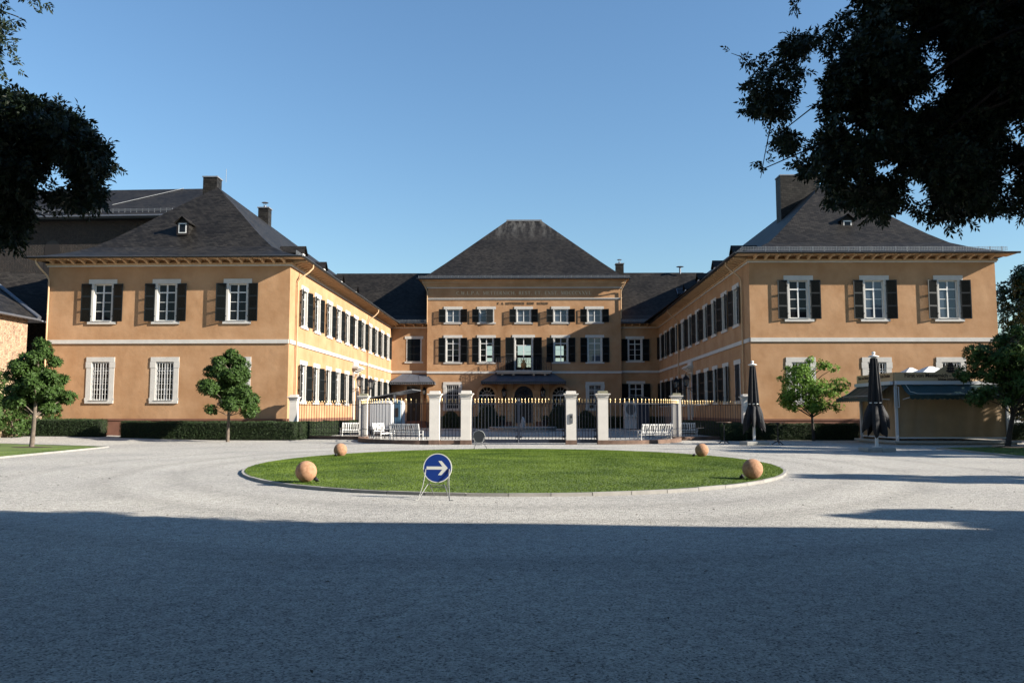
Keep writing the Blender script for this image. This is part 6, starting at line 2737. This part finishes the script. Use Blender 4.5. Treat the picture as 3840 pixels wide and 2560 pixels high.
extL = fill([(-140, 300), (-140, 950), (-500, 900), (-1300, 780), (-1500, 300), (-1300, -400), (-420, -400)], 8.0, 10.2, 260, 42, .15, .5)
upL = bag(-80, 40, -60, 320, 8.8, 9.8, 12, 16, .10, .2) + bag(90, 190, -40, 20, 9, 9.6, 5, 19, .06, .1) + bag(-60, 30, 120, 300, 9, 9.8, 6, 20, .1, .15)
offL = []
rr = random.Random(23)
for i in range(60):
    x, y, z = rr.uniform(-15, -6.4), rr.uniform(2, 12), rr.uniform(4, 14)
    if x > -.66 * y - 2.4:
        continue
    s = rr.uniform(.7, 1.2)
    offL.append((x, y, z, s, s, s * .8))
lim = [([(-11.5, 7.5, -.2), (-11.4, 7.6, 2.5), (-11, 8, 5), (-10.8, 8, 11)], [.38, .32, .28, .1])]
for px, py, d in ((400, 640, 9.4), (250, 560, 9.3), (120, 420, 9.5), (160, 760, 9.2), (60, 60, 9.3), (10, 800, 9)):
    e = at(px, py, d)
    m1 = Vector((-11, 8, 4.6 + rnd.uniform(0, 2)))
    n_ = 12
    ph_ = rnd.uniform(0, 6)
    lim.append(([tuple(m1.lerp(e, k / n_) + Vector((.08 * math.sin(ph_ + k * .9) * (k / n_), .10 * math.sin(ph_ * 2 + k * .7), .6 * math.sin(math.pi * (k / n_) ** .8) + .06 * math.sin(ph_ + k * 1.7)))) for k in range(n_ + 1)],
                [.075 * (1 - k / n_) ** 1.3 + .006 for k in range(n_ + 1)]))
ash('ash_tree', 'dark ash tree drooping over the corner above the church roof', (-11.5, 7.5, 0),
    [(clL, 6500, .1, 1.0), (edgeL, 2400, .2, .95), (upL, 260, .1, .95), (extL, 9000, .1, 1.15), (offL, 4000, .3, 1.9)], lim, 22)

# unseen trees added overhead to deepen the shade on the foreground
for x, y, H, r_, sd in ((-7.5, -5.0, 15, 6.5, 91), (3.5, -6.5, 16, 7, 92), (-2.0, -15, 18, 8, 93), (-15, -10, 16, 7, 96)):
    big_tree((x, y, 0), 'tall ash tree standing behind the viewpoint', 'ash_tree', H, 3.4, r_, sd, 'ash', 9000, .46, .24, .4, 80, group='ash trees behind the viewpoint')

# scattered dry leaves and twigs on the gravel
rg = np.random.default_rng(77)
n = 900
P = np.stack([rg.uniform(-16, 18, n), 5 + 40 * rg.random(n) ** 1.6, np.full(n, .012)], 1)
P = P[~in_oval(P[:, 0], P[:, 1])]
A = rg.random(len(P)) * 6.283
Dv = np.stack([np.cos(A), np.sin(A), rg.uniform(-.1, .35, len(P))], 1)
Av = np.stack([-np.sin(A), np.cos(A), rg.uniform(-.3, .3, len(P))], 1)
sz = rg.uniform(.02, .065, len(P))
tag(obj('fallen_leaves', quads_mesh('fallen_leaves', leaf_faces(P, Dv, Av, sz, sz * .45), [mat('dry_leaf', (.10, .07, .04), .8, island=.6)])), kind='stuff')

# ------------------------------------------------------------------ unseen building, placed and shaped to cast the straight foreground shadow
gh = thing('unseen_building', 'ochre gatehouse with a slate roof at the edge of the gravel', 'house', (34, -4, 0))
gx0, gx1, gy0, gy1, ge, gr = -17, 24, -5.7, 11.5, 9.5, 15.4
ghr = (gy0 + gy1) / 2 + 3.2
GY = lambda x, y: y - .075 * (x - gx0)
mb = MB()
for a, b in (((gx0, gy0), (gx1, gy0)), ((gx1, gy0), (gx1, gy1)), ((gx1, gy1), (gx0, gy1)), ((gx0, gy1), (gx0, gy0))):
    mb.face([(a[0], GY(*a), -.1), (b[0], GY(*b), -.1), (b[0], GY(*b), ge), (a[0], GY(*a), ge)])
for x in (gx0, gx1):
    mb.face([(x, GY(x, gy0), ge), (x, GY(x, ghr), gr), (x, GY(x, gy1), ge)])
mb.build('wall', M['ochre'], gh)
mb = MB()
for y, s in ((gy0 - .7, 1), (gy1 + .7, -1)):
    q_ = [(gx0 - .6, GY(gx0, y), ge - .3), (gx1 + .6, GY(gx1, y), ge - .3), (gx1 + .6, GY(gx1, ghr), gr + .15), (gx0 - .6, GY(gx0, ghr), gr + .15)]
    mb.face(q_ if s > 0 else q_[::-1], 0, [(0, 0), (40, 0), (40, 10), (0, 10)] if s > 0 else [(0, 10), (40, 10), (40, 0), (0, 0)])
mb.build('roof', M['slate'], gh)
wm = MB().box(-.7, .7, -.06, .06, 0, 1.9).mesh('window', M['stone'])
wp = MB().box(-.5, .5, -.08, .08, .15, 1.75).mesh('pane', M['pane'])
for z in (1.4, 5.2):
    for i in range(6):
        x = gx0 + 4 + i * 6.4
        o = obj('window', wm, gh, (x, GY(x, gy1) + .03, z), R(-4.3))
        obj('pane', wp, o)
